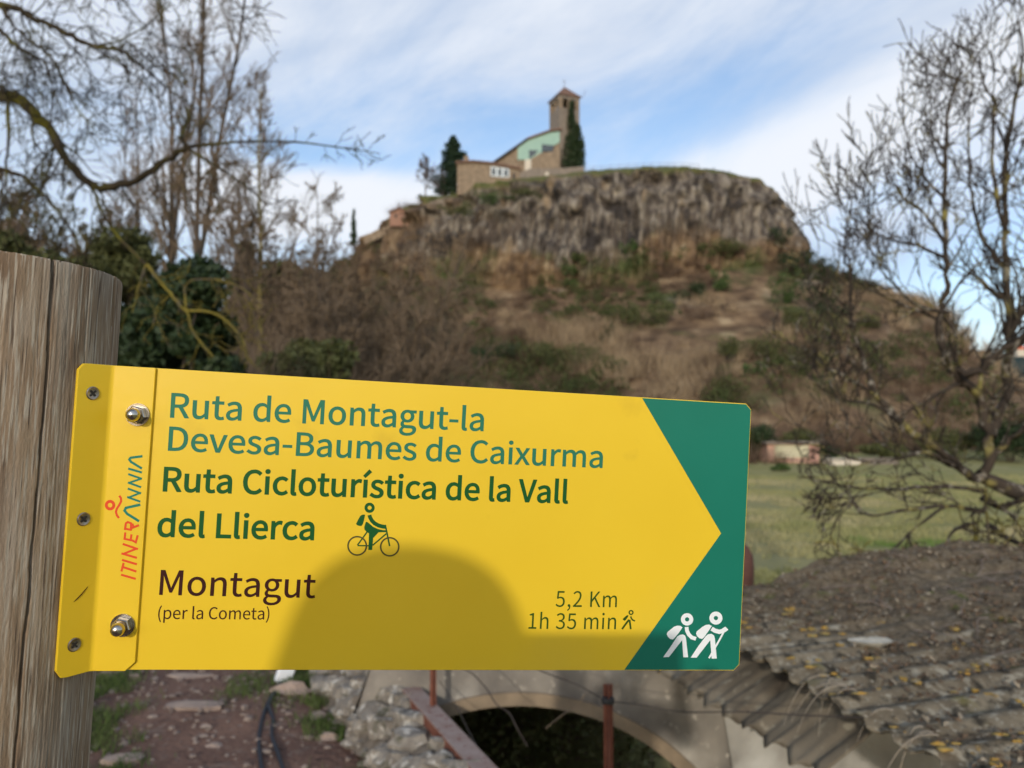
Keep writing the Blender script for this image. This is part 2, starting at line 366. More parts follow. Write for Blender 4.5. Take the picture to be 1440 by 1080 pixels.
# ------------------------------------------------------------------ signpost and sign
SW = 0.47
_A = Vector((0.98519811, 0.06044665, 0.16040852)); _B = Vector((-0.05200097, 0.99818793, -0.03027794)); _C = Vector((-0.58404363, -0.02711631, 1.13471334)) * SW
_cr, _cu, _cf = Vector((1, 0, 0)), Vector((0, -math.sin(PITCH), math.cos(PITCH))), Vector((0, math.cos(PITCH), math.sin(PITCH)))
c2w = lambda v: _cr * v[0] - _cu * v[1] + _cf * v[2]
SX = c2w(_A).normalized(); SZ = -c2w(_B); SZ = (SZ - SX * SZ.dot(SX)).normalized(); SY = SZ.cross(SX)
SO = c2w(_C) + Vector((0, 0, CAMZ))
SM = Matrix(((SX.x, SY.x, SZ.x, SO.x), (SX.y, SY.y, SZ.y, SO.y), (SX.z, SY.z, SZ.z, SO.z), (0, 0, 0, 1)))
SMI = SM.inverted()


def SP(px, py, y=0.0):
    """where photo pixel falls on the sign's plane: (x, z) in the sign's frame"""
    o = SMI @ Vector((0, 0, CAMZ)); d = SMI @ R(px, py, 1.0) - o
    t = (y - o.y) / d.y; p = o + d * t
    return (p.x, p.z)


def SV(x, y, z): return SM @ Vector((x, y, z))


y_paint = material('yellow_paint', (.76, .50, .020), rough=.36, var=(.79, .53, .024), scale=9, spec=.4, bump=.015, bump_scale=90, layers=[((.69, .45, .02), 26, .66, .80), ((.70, .50, .06), 3, .60, .80)])
g_paint = material('green_paint', (.004, .155, .102), rough=.34, var=(.005, .17, .113), scale=12, spec=.4, bump=.015, bump_scale=90)
w_print = material('white_print', (.82, .84, .84), rough=.4)
teal_print = material('sea_green_print', (.022, .17, .10), rough=.5, spec=.2)
green_print = material('dark_green_print', (.004, .085, .016), rough=.5, spec=.2)
olive_print = material('olive_green_print', (.022, .07, .006), rough=.5, spec=.2)
maroon_print = material('maroon_print', (.035, .004, .003), rough=.5, spec=.2)
orange_print = material('orange_print', (.72, .07, .018), rough=.5, spec=.2)
logo_teal = material('logo_teal_print', (.012, .19, .13), rough=.5, spec=.2)
steel = material('stainless_steel', (.55, .52, .47), rough=.22, metal=1.0, var=(.42, .36, .28), scale=180)
steel_dull = material('dull_screw_steel', (.40, .36, .32), rough=.38, metal=1.0, var=(.25, .2, .16), scale=300)
dark_slot = material('dark_recess', (.02, .017, .015), rough=.7)

sign = thing('direction_sign', 'yellow metal hiking direction sign with green arrow tip bolted to the wooden post', 'sign', mat=SM)
BH = -SP(131, 942)[1]
xr = SP(1057, 570)[0]; zt = 0.0; zb = SP(1041, 943)[1]
print('sign W', xr, 'H', zb)
PW, PH = SW, -zb
th = .0022
seam_t = SP(218, 518)[0]; seam_b = SP(193, 942)[0]; print('seam', seam_t, seam_b); seam = (seam_t + seam_b) / 2
ch = .0045


def sprism(pts2, y0, y1, name, m, parent=sign):
    b = MB(); b.prism([SV(x, y0, z) for x, z in pts2], SY * (y1 - y0)); return b.build(name, m, parent)


panel = sprism([(.004, 0), (PW - ch, 0), (PW, -ch), (PW, -PH + ch), (PW - ch, -PH), (.004, -PH)], 0, .003, 'panel', y_paint)
# printed green tip: three-sided field right of the arrow edge
a1 = SP(903, 558); a2 = SP(1014, 750); a3 = SP(878, 943)
e = .0006
gpts = [(a1[0], -e), (PW - ch - e * .5, -e), (PW - e, -ch - e * .5), (PW - e, -PH + ch + e * .5), (PW - ch - e * .5, -PH + e), (a3[0], -PH + e), a2]
sprism(gpts, -.00025, -.00002, 'arrow_tip', g_paint)

# bent bracket: front leaf on the panel, wing folded back round the post
th_w = math.radians(50); WL = .0215
dw = Vector((-math.cos(th_w), -math.sin(th_w))); nw = Vector((math.sin(th_w), -math.cos(th_w)))
bt = .0025
yb = -.0026
leaf = MB()
def profile(z0, z1, x_end):
    """front outline in plan (x, y) of the bracket from seam to wing edge, with a small bend radius"""
    pts = [(x_end, yb)]
    for k in range(7):
        a = th_w * k / 6
        pts.append((.002 - .004 * math.sin(a) + 0, yb - .004 * (1 - math.cos(a))))
    lx, ly = pts[-1]
    return pts, (lx, ly)
pf, (lx, ly) = profile(0, 0, seam)
N_W = 6
wing = [(lx + dw.x * WL * (k + 1) / N_W, ly + dw.y * WL * (k + 1) / N_W) for k in range(N_W)]
line = pf + wing
zt_f = lambda i: 0.0
# columns of (x, y) with top and bottom z; corners are cut at both ends
cols = []
for i, (x, y) in enumerate(line):
    t, b_ = 0.0, -PH
    if i == 0: b_ = -PH + .006
    if i == len(line) - 1: t, b_ = -.0045, -PH + .006
    if i == len(line) - 2: t, b_ = -.0002, -PH + .0006
    cols.append((x, y, t, b_))
cols.insert(1, (seam - .006, yb, 0.0, -PH))
nn = []
for i in range(len(cols)):
    p = cols[max(i - 1, 0)]; q = cols[min(i + 1, len(cols) - 1)]
    d = Vector((q[0] - p[0], q[1] - p[1])).normalized(); nn.append(Vector((d.y, -d.x)) * -1)
vs = []
for (x, y, t, b_), n in zip(cols, nn):
    if n.y < 0: n = -n                     # towards the back of the sheet
    vs += [SV(x, y, t), SV(x, y, b_), SV(x + n.x * bt, y + n.y * bt, t), SV(x + n.x * bt, y + n.y * bt, b_)]
fs = []
for i in range(len(cols) - 1):
    a = 4 * i; c = a + 4
    fs += [(a, c, c + 1, a + 1), (a + 2, a + 3, c + 3, c + 2), (a, a + 2, c + 2, c), (a + 1, c + 1, c + 3, a + 3)]
fs += [(0, 1, 3, 2), tuple(4 * (len(cols) - 1) + k for k in (0, 2, 3, 1))]
leaf.add(vs, fs); bracket = leaf.build('bracket', y_paint, sign)
print('wing top/bottom px', proj(SV(wing[-1][0], wing[-1][1], 0)), proj(SV(wing[-1][0], wing[-1][1], -PH)), 'bend', proj(SV(0, yb, 0)), proj(SV(0, yb, -PH)))
bev = bracket.modifiers.new('bevel', 'BEVEL'); bev.width = .0004; bev.segments = 2; bev.limit_method = 'ANGLE'; bev.angle_limit = math.radians(40)
bev = panel.modifiers.new('bevel', 'BEVEL'); bev.width = .0004; bev.segments = 2; bev.limit_method = 'ANGLE'

# dome nuts with washers
for (px, py) in ((194, 583), (173, 879)):
    x, z = SP(px, py, yb)
    for nm, prof, sides in (('washer', [(.0078, 0), (.0078, .0012), (.0035, .0012)], 28), ('hex_nut', [(.0062, .0014), (.0064, .0018), (.0064, .0062), (.0056, .0068), (.003, .0068)], 6),
                            ('dome_cap', [(.0046, .0070), (.0046, .0110), (.0043, .0128), (.0034, .0144), (.0021, .0152), (.0006, .0156)], 24)):
        b = MB(); b.lathe(prof, SV(x, yb, z), -SY, sides); o = b.build(nm, steel, sign, smooth=(nm == 'dome_cap'))
# countersunk screws through the wing
for (t, py) in ((.50, 553), (.50, 730), (.50, 907)):
    wx, wy = lx + dw.x * WL * t, ly + dw.y * WL * t
    z = None
    best = 1e9
    for k in range(0, 400):
        zz = -PH * k / 400; q = proj(SV(wx, wy, zz))
        if abs(q[1] - py) < best: best = abs(q[1] - py); z = zz
    n3 = (SX * nw.x + SY * nw.y)
    o3 = SV(wx, wy, z)
    b = MB(); b.lathe([(.0046, .0000), (.0046, .0004), (.0040, .0008), (.0022, .0004), (.0004, .0003)], o3, n3, 26); sc_ = b.build('screw', steel_dull, sign, smooth=False)
    b = MB(); ax = SZ; ay = n3.cross(SZ)
    rt = Matrix((( (ax + ay).normalized().x, (ax - ay).normalized().x, n3.x), ((ax + ay).normalized().y, (ax - ay).normalized().y, n3.y), ((ax + ay).normalized().z, (ax - ay).normalized().z, n3.z)))
    b.box(o3 + n3 * .0007, (.0050, .0011, .0006), rt); b.box(o3 + n3 * .00072, (.0011, .0050, .0006), rt); b.build('cross_slot', dark_slot, sc_)
    print('screw px', proj(o3))
# small curved scratch low on the wing
b = MB(); wx, wy = lx + dw.x * WL * .52, ly + dw.y * WL * .52
sp = []
for k in range(7):
    u = k / 6; a = .36 + .2 * u + .05 * math.sin(3 * u); x_, y_ = lx + dw.x * WL * (.62 - .42 * u), ly + dw.y * WL * (.62 - .42 * u)
    zz = -PH * (.762 - .030 * u - .012 * u * u); sp.append(SV(x_, y_, zz) + (SX * nw.x + SY * nw.y) * .00012)
b.tube(sp, [.0001, .0003, .00035, .0004, .00035, .0003, .0001], 5); b.build('scratch', maroon_print, bracket)

# --- lettering: outlines of the letters, baked as numbers
GL = {}
for ln in GLYPHS.strip('\n').split('\n'):
    c = ln[0]; head, body = ln[2:].split('|')
    spl = [[int(v) for v in s.split()] for s in body.split(';') if s.strip()]
    GL[c] = (int(head), spl)
CAP = max(v for s in GL['M'][1] for v in s[3::6])


def lettering(text, p0, p1, top, m, weight, name='lettering', y=-.00004, track=0.0, parent=panel, slope=True):
    """text between photo points p0 and p1 on its baseline, capitals reaching photo point top; weight thickens the outline"""
    cu = bpy.data.curves.new('t', 'CURVE'); cu.dimensions = '2D'; cu.fill_mode = 'BOTH'; cu.resolution_u = 5
    x = 0; xmin = 1e9; xmax = -1e9; cont = []
    for c in text:
        adv, spl = GL[c]
        for s in spl:
            n = len(s) // 6; sp = cu.splines.new('BEZIER'); sp.bezier_points.add(n - 1); sp.use_cyclic_u = True; P3 = []
            for i in range(n):
                q = s[6 * i:6 * i + 6]; b = sp.bezier_points[i]
                b.handle_left_type = b.handle_right_type = 'FREE'
                b.handle_left = (x + q[0], q[1], 0); b.co = (x + q[2], q[3], 0); b.handle_right = (x + q[4], q[5], 0)
                P3.append([(x + q[0], q[1]), (x + q[2], q[3]), (x + q[4], q[5])])
                xmin = min(xmin, x + q[2]); xmax = max(xmax, x + q[2])
            pl = []
            for i in range(n):
                p, q = P3[i], P3[(i + 1) % n]
                for k in range(5):
                    t = k / 5; u = 1 - t
                    pl.append(tuple(u ** 3 * p[1][j] + 3 * u * u * t * p[2][j] + 3 * u * t * t * q[0][j] + t ** 3 * q[1][j] for j in (0, 1)))
            out = [pl[0]]
            for p in pl[1:]:
                if math.hypot(p[0] - out[-1][0], p[1] - out[-1][1]) > .4: out.append(p)
            if math.hypot(out[0][0] - out[-1][0], out[0][1] - out[-1][1]) < .4: out.pop()
            cont.append(out)
        x += adv + track
    o = bpy.data.objects.new('t', cu); COL.objects.link(o); bpy.context.view_layer.update()
    me = bpy.data.meshes.new_from_object(o.evaluated_get(bpy.context.evaluated_depsgraph_get()))
    bpy.data.objects.remove(o)
    n = len(me.vertices); co = np.empty(n * 3, dtype=np.float32); me.vertices.foreach_get('co', co); co = co.reshape(-1, 3)
    V2 = [tuple(v[:2]) for v in co]; Y2 = [y] * n; F2 = [tuple(p.vertices) for p in me.polygons]; bpy.data.meshes.remove(me)
    w = max(weight, 0)
    if w > .05:                                   # a rim round every contour makes the semibold weight
        for pl in cont:
            m_ = len(pl); b0 = len(V2)
            for i in range(m_):
                p, q, r = pl[i - 1], pl[i], pl[(i + 1) % m_]
                d1 = Vector((q[0] - p[0], q[1] - p[1])).normalized(); d2 = Vector((r[0] - q[0], r[1] - q[1])).normalized()
                bi = d1 + d2
                bi = d1 if bi.length < .2 else bi.normalized()
                k = min(1 / max(d1.dot(bi), .3), 1.5); nx, ny = -bi.y * w * k, bi.x * w * k
                V2 += [(q[0] + nx, q[1] + ny), (q[0] - nx, q[1] - ny)]; Y2 += [y - .00003] * 2
            F2 += [(b0 + 2 * i, b0 + 2 * i + 1, b0 + 2 * ((i + 1) % m_) + 1, b0 + 2 * ((i + 1) % m_)) for i in range(m_)]
    xmin -= w; xmax += w
    a = SP(*p0); b = SP(*p1); c = SP(*top)
    L_ = math.hypot(b[0] - a[0], b[1] - a[1]); ux, uz = (b[0] - a[0]) / L_, (b[1] - a[1]) / L_
    hgt = (c[0] - a[0]) * -uz + (c[1] - a[1]) * ux
    sx = L_ / (xmax - xmin); sy = hgt / (CAP + 2 * w); co = np.array(V2)
    X = a[0] + (co[:, 0] - xmin) * sx * ux - (co[:, 1] + w) * sy * uz
    Z = a[1] + (co[:, 0] - xmin) * sx * uz + (co[:, 1] + w) * sy * ux
    P_ = [SV(x_, y_, z_) for x_, y_, z_ in zip(X, Y2, Z)]
    me = bpy.data.meshes.new(name); me.from_pydata(P_, [], F2); me.update()
    o = link_mesh(name, me, m, parent); tag(o, 'printed words "%s"' % text); return o


lettering('Ruta de Montagut-la', (238.9, 587.4), (680, 606.5), (240.5, 552.3), teal_print, 5.0)
lettering('Devesa-Baumes de Caixurma', (235.9, 633.9), (847.3, 658.3), (237.5, 599.6), teal_print, 5.0)
lettering('Ruta Cicloturística de la Vall', (228.6, 691.3), (798.6, 708.3), (230.5, 656.2), green_print, 7.6)
lettering('del Llierca', (220.5, 755.0), (441.5, 760.0), (223, 719.5), green_print, 7.6)
lettering('Montagut', (223.7, 836.6), (443, 841), (226.3, 801.3), maroon_print, 3.0)
lettering('(per la Cometa)', (222, 870.4), (378.5, 871.2), (223, 853.2), maroon_print, 1.6)
lettering('5,2 Km', (781, 853.2), (867.2, 854.0), (782, 831.0), olive_print, .6, track=12)
lettering('1h 35 min', (743, 884.2), (866, 884.9), (744, 862.0), olive_print, .6, track=10)

_k = [0]


def shapes(name, m, items, parent=panel, y0=-.00004, label=None, src=(0, 0, 1)):
    """flat print made of ('l', pts, width) strokes, ('p', pts) fields and ('r', centre, outer, inner) rings, in photo pixels via src=(ox, oy, zoom)"""
    b = MB(); ox, oy, zm = src
    T = lambda p: SP(ox + p[0] / zm, oy + p[1] / zm)
    yy = y0
    for it in items:
        yy -= .000012
        if it[0] == 'r':
            (cx, cy), ro, ri = it[1:4]; n = 40
            ry = it[4] if len(it) > 4 else 1.0
            o_ = [T((cx + ro * math.cos(2 * math.pi * k / n), cy + ry * ro * math.sin(2 * math.pi * k / n))) for k in range(n)]
            i_ = [T((cx + ri * math.cos(2 * math.pi * k / n), cy + ry * ri * math.sin(2 * math.pi * k / n))) for k in range(n)]
            b.add([SV(x, yy, z) for x, z in o_ + i_], [(k, (k + 1) % n, (k + 1) % n + n, k + n) for k in range(n)])
        elif it[0] == 'p':
            b.add([SV(*(lambda q: (q[0], yy, q[1]))(T(p))) for p in it[1]], [tuple(range(len(it[1])))])
        else:
            pts, w = it[1], it[2]; n = len(pts); L_, R_ = [], []
            for i in range(n):
                if i == 0: d = (pts[1][0] - pts[0][0], pts[1][1] - pts[0][1]); k = 1
                elif i == n - 1: d = (pts[-1][0] - pts[-2][0], pts[-1][1] - pts[-2][1]); k = 1
                else:
                    d1 = Vector((pts[i][0] - pts[i - 1][0], pts[i][1] - pts[i - 1][1])).normalized(); d2 = Vector((pts[i + 1][0] - pts[i][0], pts[i + 1][1] - pts[i][1])).normalized()
                    dd = d1 + d2
                    if dd.length < 1e-3: dd = d1
                    d = (dd.x, dd.y); k = min(1 / max(.3, d1.dot(dd.normalized())), 2.2)
                l = math.hypot(*d); nx, ny = -d[1] / l * w / 2 * k, d[0] / l * w / 2 * k
                L_.append(T((pts[i][0] + nx, pts[i][1] + ny))); R_.append(T((pts[i][0] - nx, pts[i][1] - ny)))
            q = L_ + R_
            b.add([SV(x, yy, z) for x, z in q], [(i, i + 1, n + i + 1, n + i) for i in range(n - 1)])
    me = b.mesh(name); o = link_mesh(name, me, m, parent)
    if label: tag(o, label)
    return o


def arc(cx, cy, r, a0, a1, n=10, ry=1.0):
    return [(cx + r * math.cos(math.radians(a0 + (a1 - a0) * k / n)), cy + ry * r * math.sin(math.radians(a0 + (a1 - a0) * k / n))) for k in range(n + 1)]


# cyclist, drawn from the 12x enlargement of (475, 700)
CY = (475, 700, 12)
shapes('cyclist_symbol', green_print, [
    ('r', (537, 168), 86, 34),
    ('p', [(462, 285), (425, 282), (385, 300), (345, 365), (308, 440), (320, 458), (360, 475), (402, 474), (425, 440), (445, 370)]),
    ('l', [(535, 290), (545, 330), (575, 385), (620, 430), (690, 468), (760, 486), (815, 492)], 66),
    ('p', [(490, 402), (470, 415), (447, 490), (450, 535), (485, 575), (527, 600), (515, 880), (580, 880), (597, 680), (690, 582), (810, 580), (830, 600), (815, 548), (760, 545), (680, 528), (600, 492), (540, 440)]),
    ('l', [(800, 455), (815, 520), (840, 640), (875, 815)], 26),
    ('l', [(495, 575), (420, 680), (333, 798)], 24), ('l', [(333, 806), (520, 810)], 22), ('l', [(818, 605), (700, 708), (590, 800)], 24),
], label='green cyclist with rucksack symbol', src=CY)
shapes('cyclist_wheels', material('dark_olive_print', (.06, .055, .008), rough=.4), [('r', (328, 810), 168, 142), ('r', (876, 826), 166, 140)], label='two bicycle wheels of the cyclist symbol', src=CY, y0=-.0002)

HK = (920, 850, 12)
tip = [c for c in sign.children if c.name.startswith('arrow_tip')][0]
shapes('hikers_symbol', w_print, [
    ('r', (552, 250), 104, 36), ('r', (1038, 228), 110, 36),
    ('p', [(475, 385), (440, 360), (385, 355), (330, 375), (225, 460), (208, 495), (225, 540), (265, 580), (310, 590), (335, 570), (410, 480)]),
    ('p', [(970, 362), (925, 337), (870, 342), (810, 375), (715, 452), (702, 490), (722, 535), (760, 570), (805, 580), (840, 550), (900, 465)]),
    ('l', [(543, 378), (550, 440), (580, 505), (630, 555), (702, 578)], 64),
    ('p', [(385, 540), (430, 510), (480, 503), (515, 520), (532, 560), (568, 888), (488, 888), (468, 600), (245, 885), (148, 888), (280, 700)]),
    ('l', [(965, 405), (1020, 440), (1095, 460), (1150, 445), (1200, 412), (1215, 400)], 72),
    ('p', [(1150, 398), (1200, 374), (1248, 425), (1195, 465)]),
    ('p', [(860, 540), (905, 500), (965, 493), (1005, 520), (1020, 570), (1052, 910), (965, 910), (942, 600), (712, 895), (612, 895), (740, 700)]),
    ('l', [(1170, 460), (1100, 590), (920, 905)], 30),
], parent=tip, y0=-.0003, label='two white walking hikers symbol', src=HK)

WK = (860, 845, 21.6)
shapes('walker_symbol', olive_print, [
    ('r', (592, 352), 78, 36), ('p', [(520, 440), (470, 432), (430, 460), (340, 545), (345, 575), (400, 605), (430, 580), (490, 500)]),
    ('l', [(580, 470), (600, 530), (640, 580), (712, 608)], 46), ('l', [(530, 570), (430, 700), (318, 855)], 58), ('l', [(545, 570), (562, 700), (582, 860)], 56)],
    label='small dark walking hiker symbol', src=WK)

LG = (140, 630, 5.4)
yl = yb - .00003
_SP = SP


def SPb(px, py): return _SP(px, py, yb)


def logo(name, m, items, label):
    global SP
    keep = SP; SP = lambda px, py: keep(px, py, yb)
    o = shapes(name, m, items, bracket, yl, label, LG); SP = keep; return o


logo('logo_letters', orange_print, [
    ('l', [(163, 962), (275, 994)], 17),                                                   # I
    ('l', [(172, 902), (280, 938)], 17), ('l', [(183, 872), (166, 938)], 17),              # T
    ('l', [(170, 849), (284, 883)], 17),                                                   # I
    ('l', [(166, 800), (284, 834)], 17), ('l', [(176, 806), (286, 762)], 16), ('l', [(176, 728), (292, 768)], 17),   # N
    ('l', [(196, 640), (190, 690), (250, 702), (275, 716), (290, 662)], 16), ('l', [(243, 655), (236, 700)], 16),      # E
    ('l', [(192, 622), (200, 572), (215, 562), (240, 572), (238, 628)], 16), ('l', [(232, 620), (190, 612)], 16), ('l', [(232, 612), (262, 600), (300, 586)], 17), ('l', [(250, 574), (260, 604)], 14)], 'orange letters ITINER reading upwards')
logo('logo_letters', logo_teal, [
    ('l', [(310, 430), (200, 455), (190, 475), (210, 500), (300, 556)], 20),               # A
    ('l', [(210, 372), (310, 408)], 16), ('l', [(216, 378), (312, 340)], 15), ('l', [(214, 308), (316, 345)], 16),
    ('l', [(216, 262), (316, 298)], 16), ('l', [(220, 266), (318, 232)], 15), ('l', [(218, 198), (322, 234)], 16),
    ('l', [(218, 156), (322, 186)], 17),
    ('l', [(326, 62), (236, 74), (226, 88), (240, 106), (322, 156)], 18)], 'teal letters ANNIA reading upwards')
logo('logo_figure', orange_print, [('r', (80, 434), 40, 17), ('l', [(150, 362), (162, 380), (164, 405), (150, 432), (132, 460), (124, 485), (132, 512), (148, 532)], 17)], 'orange ring head and wavy arm of the logo')

# ------------------------------------------------------------------ wooden post
wood = material('weathered_wood', (.33, .25, .168), rough=.9, var=(.18, .115, .072), scale=10, stretch=(1.5, 1.5, .42), detail=9, distort=1.6, bump=.7, bump_scale=520, bdist=.0008, spec=.12,
                layers=[((.37, .32, .26), 24, .48, .72, (2, 2, .30)), ((.13, .088, .060), 12, .50, .72, (1.6, 1.6, .55)), ((.39, .335, .265), 620, .52, .62, (1, 1, .05)), ((.11, .08, .058), 560, .58, .66, (1, 1, .035)), ((.29, .18, .10), 12, .68, .8)])
wood_end = material('post_end_grain', (.30, .25, .2), rough=.9, var=(.16, .12, .09), scale=120)
crackm = material('dark_wood_check', (.018, .013, .010), rough=1.0)
PR = .080
Tp = Vector((lx, ly)) + dw * (WL * .5 + .0275)
cx_, cy_ = Tp.x - nw.x * (PR + .001), Tp.y - nw.y * (PR + .001)
post_top = .062
ground_s = (0 - SV(cx_, cy_, 0).z) / SZ.z
base = SV(cx_, cy_, ground_s)
# silhouette check
oc = SMI @ Vector((0, 0, CAMZ)); dx, dy = cx_ - oc.x, cy_ - oc.y; D = math.hypot(dx, dy); ang = math.atan2(dx, dy) + math.asin(PR / D)
print('post centre px', proj(SV(cx_, cy_, 0)), 'right px', [proj(SV(oc.x + math.sin(ang) * math.sqrt(D * D - PR * PR), oc.y + math.cos(ang) * math.sqrt(D * D - PR * PR), z)) for z in (post_top, 0, -PH, -.26)],
      'near top', proj(SV(cx_ - dx / D * PR, cy_ - dy / D * PR, post_top)))
post = thing('wooden_post', 'round weathered grey brown wooden post with long drying cracks at the left edge', 'post', mat=SM @ Matrix.Translation(Vector((cx_, cy_, ground_s))))
na = 900; toc = math.atan2(oc.y - cy_, oc.x - cx_)          # the face turned to the path
zs = np.concatenate([np.linspace(ground_s - .2, -.45, 14)[:-1], np.linspace(-.45, post_top - .0015, 110), [post_top]])
th_ = np.linspace(0, 2 * math.pi, na, endpoint=False)
TH, ZZ = np.meshgrid(th_, zs)
rel = (TH - toc + math.pi) % (2 * math.pi) - math.pi
rad = PR + .0012 * (vnoise(TH * 3, ZZ * 6, 3) - .5) + .0005 * (vnoise(TH * 60, ZZ * 9, 5) - .5) + .0003 * (vnoise(TH * 130, ZZ * 14, 15) - .5)
CR = [(-.02, .0011, .007, post_top + 1, -9, 3), (.40, .0010, .006, post_top + 1, -9, 8), (.74, .0005, .003, post_top + 1, -.12, 5), (1.06, .0014, .008, post_top + 1, .028, 9), (1.13, .0014, .008, .030, -.12, 9), (1.20, .0008, .004, -.1, -9, 11), (-.28, .0007, .004, post_top + 1, -9, 2), (-.6, .0009, .005, 9, -9, 6), (2.2, .001, .006, 9, -9, 7), (-1.8, .001, .006, 9, -9, 7)]
for (a0, w, dep, ztop, zbot, sd) in CR:
    c = a0 + .05 * (vnoise(ZZ * 7, ZZ * 0, sd) - .5) + .022 * (vnoise(ZZ * 40, ZZ * 0, sd + 3) - .5)
    ww = w / PR * (.45 + .9 * vnoise(ZZ * 13, ZZ * 0, sd + 9))
    k = np.clip(1 - np.abs(rel - c) / ww, 0, 1) ** .5 * (ZZ < ztop) * (ZZ > zbot)
    rad = rad - dep * k
rad[-1] -= .0006
topv = ZZ + (ZZ > post_top - .001) * (.0004 * (vnoise(TH * 90, TH * 0, 4) - .5)) + .003 * np.cos(TH - toc) * (ZZ > post_top - .002)
Vp = np.stack([cx_ + rad * np.cos(TH), cy_ + rad * np.sin(TH), topv], -1).reshape(-1, 3)
Mn = np.array(SM); Vw = Vp @ Mn[:3, :3].T + Mn[:3, 3]
nr = len(zs); idx = np.arange(nr * na).reshape(nr, na); nx = np.roll(idx, -1, 1)
Fq = np.stack([idx[:-1], nx[:-1], nx[1:], idx[1:]], -1).reshape(-1, 4)
me = np_mesh('shaft', Vw, [Fq]); shaft = link_mesh('shaft', me, wood, post, smooth=True)
# end grain disc, slightly dished
rings = [1.0, .8, .6, .4, .2, .02]; ed = []
for q in rings:
    for k in range(60):
        a = 2 * math.pi * k / 60; ed.append(SV(cx_ + (PR - .0015) * q * math.cos(a), cy_ + (PR - .0015) * q * math.sin(a), post_top + .003 * q * math.cos(a - toc) - .0003 - .0015 * (1 - q)))
b = MB(); b.add(ed, [(i * 60 + k, i * 60 + (k + 1) % 60, (i + 1) * 60 + (k + 1) % 60, (i + 1) * 60 + k) for i in range(5) for k in range(60)] + [tuple(300 + k for k in range(60))])
b.build('end_grain', wood_end, post)

# ------------------------------------------------------------------ ground, hill and far country
def terrace_edge(y):
    """x of the edge where the path terrace drops to the yard below"""
    return np.interp(y, [-60, 1.0, 2.4, 3.1, 4.2, 7, 14, 26, 60], [.9, .75, .28, -.02, -.52, -1.7, -4.3, -9.5, -26])


def ground_z(x, y):
    x = np.asarray(x, float); y = np.asarray(y, float)
    field = -1.4 + .25 * (fbm(x * .05, y * .05, 41) - .5) + .06 * (fbm(x * .6, y * .6, 42) - .5)
    field = field + 1.2 * sstep(50, 85, y)
    path = .0 + .05 * (fbm(x * 1.3, y * 1.3, 5) - .5) + .03 * (fbm(x * 6, y * 6, 6) - .5)
    # wooded bank on the left
    bank = 9.5 * sstep(0, 34, -(x + 4.5) - .12 * y + 2.0) * sstep(6, 34, y) + 1.6 * sstep(8, 26, y) * sstep(-3.5, -9, x)
    path = path + bank
    e = terrace_edge(y); t = sstep(0.02, .40, x - e)
    t = np.where(y > 9, sstep(0.0, 3.0, x - e), t)
    return path * (1 - t) + field * t


def stretch_axis(a, b, n, c, fine):
    """grid lines dense round c"""
    t = np.linspace(0, 1, n); s = np.sinh((t * 2 - 1) * fine) / np.sinh(fine)
    return np.where(s < 0, c + s * (c - a), c + s * (b - c))


soil = material('trodden_red_soil', (.20, .115, .082), rough=.95, var=(.115, .066, .05), scale=2.2, detail=8, bump=.6, bump_scale=26, bdist=.03, spec=.15,
                layers=[((.26, .20, .16), 34, .62, .72), ((.20, .15, .12), 7, .58, .75), ((.045, .03, .025), 16, .60, .75)])
turf = material('meadow_turf', (.31, .28, .12), rough=.95, var=(.24, .225, .08), scale=.5, detail=8, bump=.5, bump_scale=9, bdist=.05, spec=.1,
                layers=[((.30, .27, .13), .16, .50, .68), ((.12, .18, .04), .30, .62, .74), ((.10, .08, .05), 2.2, .62, .8)])

# one sheet out to the horizon; material by place
xs = stretch_axis(-5000, 5000, 301, -.6, 8.6); ys = stretch_axis(-4000, 6500, 321, 3.5, 8.2)
X, Y = np.meshgrid(xs, ys); Z = ground_z(X, Y)
Z = np.where(Y > 120, Z - 6 * sstep(150, 400, Y), Z)
V = np.stack([X, Y, Z], -1).reshape(-1, 3); nY, nX = X.shape; I = np.arange(nY * nX).reshape(nY, nX)
Fq = np.stack([I[:-1, :-1], I[:-1, 1:], I[1:, 1:], I[1:, :-1]], -1).reshape(-1, 4)
me = np_mesh('ground', V, [Fq])
cxm = V[Fq].mean(1)
on_path = (cxm[:, 0] < terrace_edge(cxm[:, 1]) + .02) & (cxm[:, 1] < 24) & (cxm[:, 0] > -60)
on_left = (cxm[:, 0] < terrace_edge(cxm[:, 1]) + .02) & (cxm[:, 1] < 70) & (cxm[:, 1] > -30); strip = on_left & (cxm[:, 1] < 13) & (cxm[:, 0] > -.52 * np.maximum(cxm[:, 1], 1.5) - .35 + .25 * (fbm(cxm[:, 0] * 2, cxm[:, 1] * 2, 9) - .5))
floor_m = material('woodland_floor', (.13, .10, .06), rough=1, var=(.075, .075, .03), scale=1.2, detail=8, bump=.8, bump_scale=14, bdist=.05, spec=.1, layers=[((.20, .15, .09), 5, .55, .7)])
ground = link_mesh('ground', me, [turf, soil, floor_m], smooth=True); me.polygons.foreach_set('material_index', (on_left * 2 - strip * 1).astype(np.int32)); tag(ground, kind='structure')

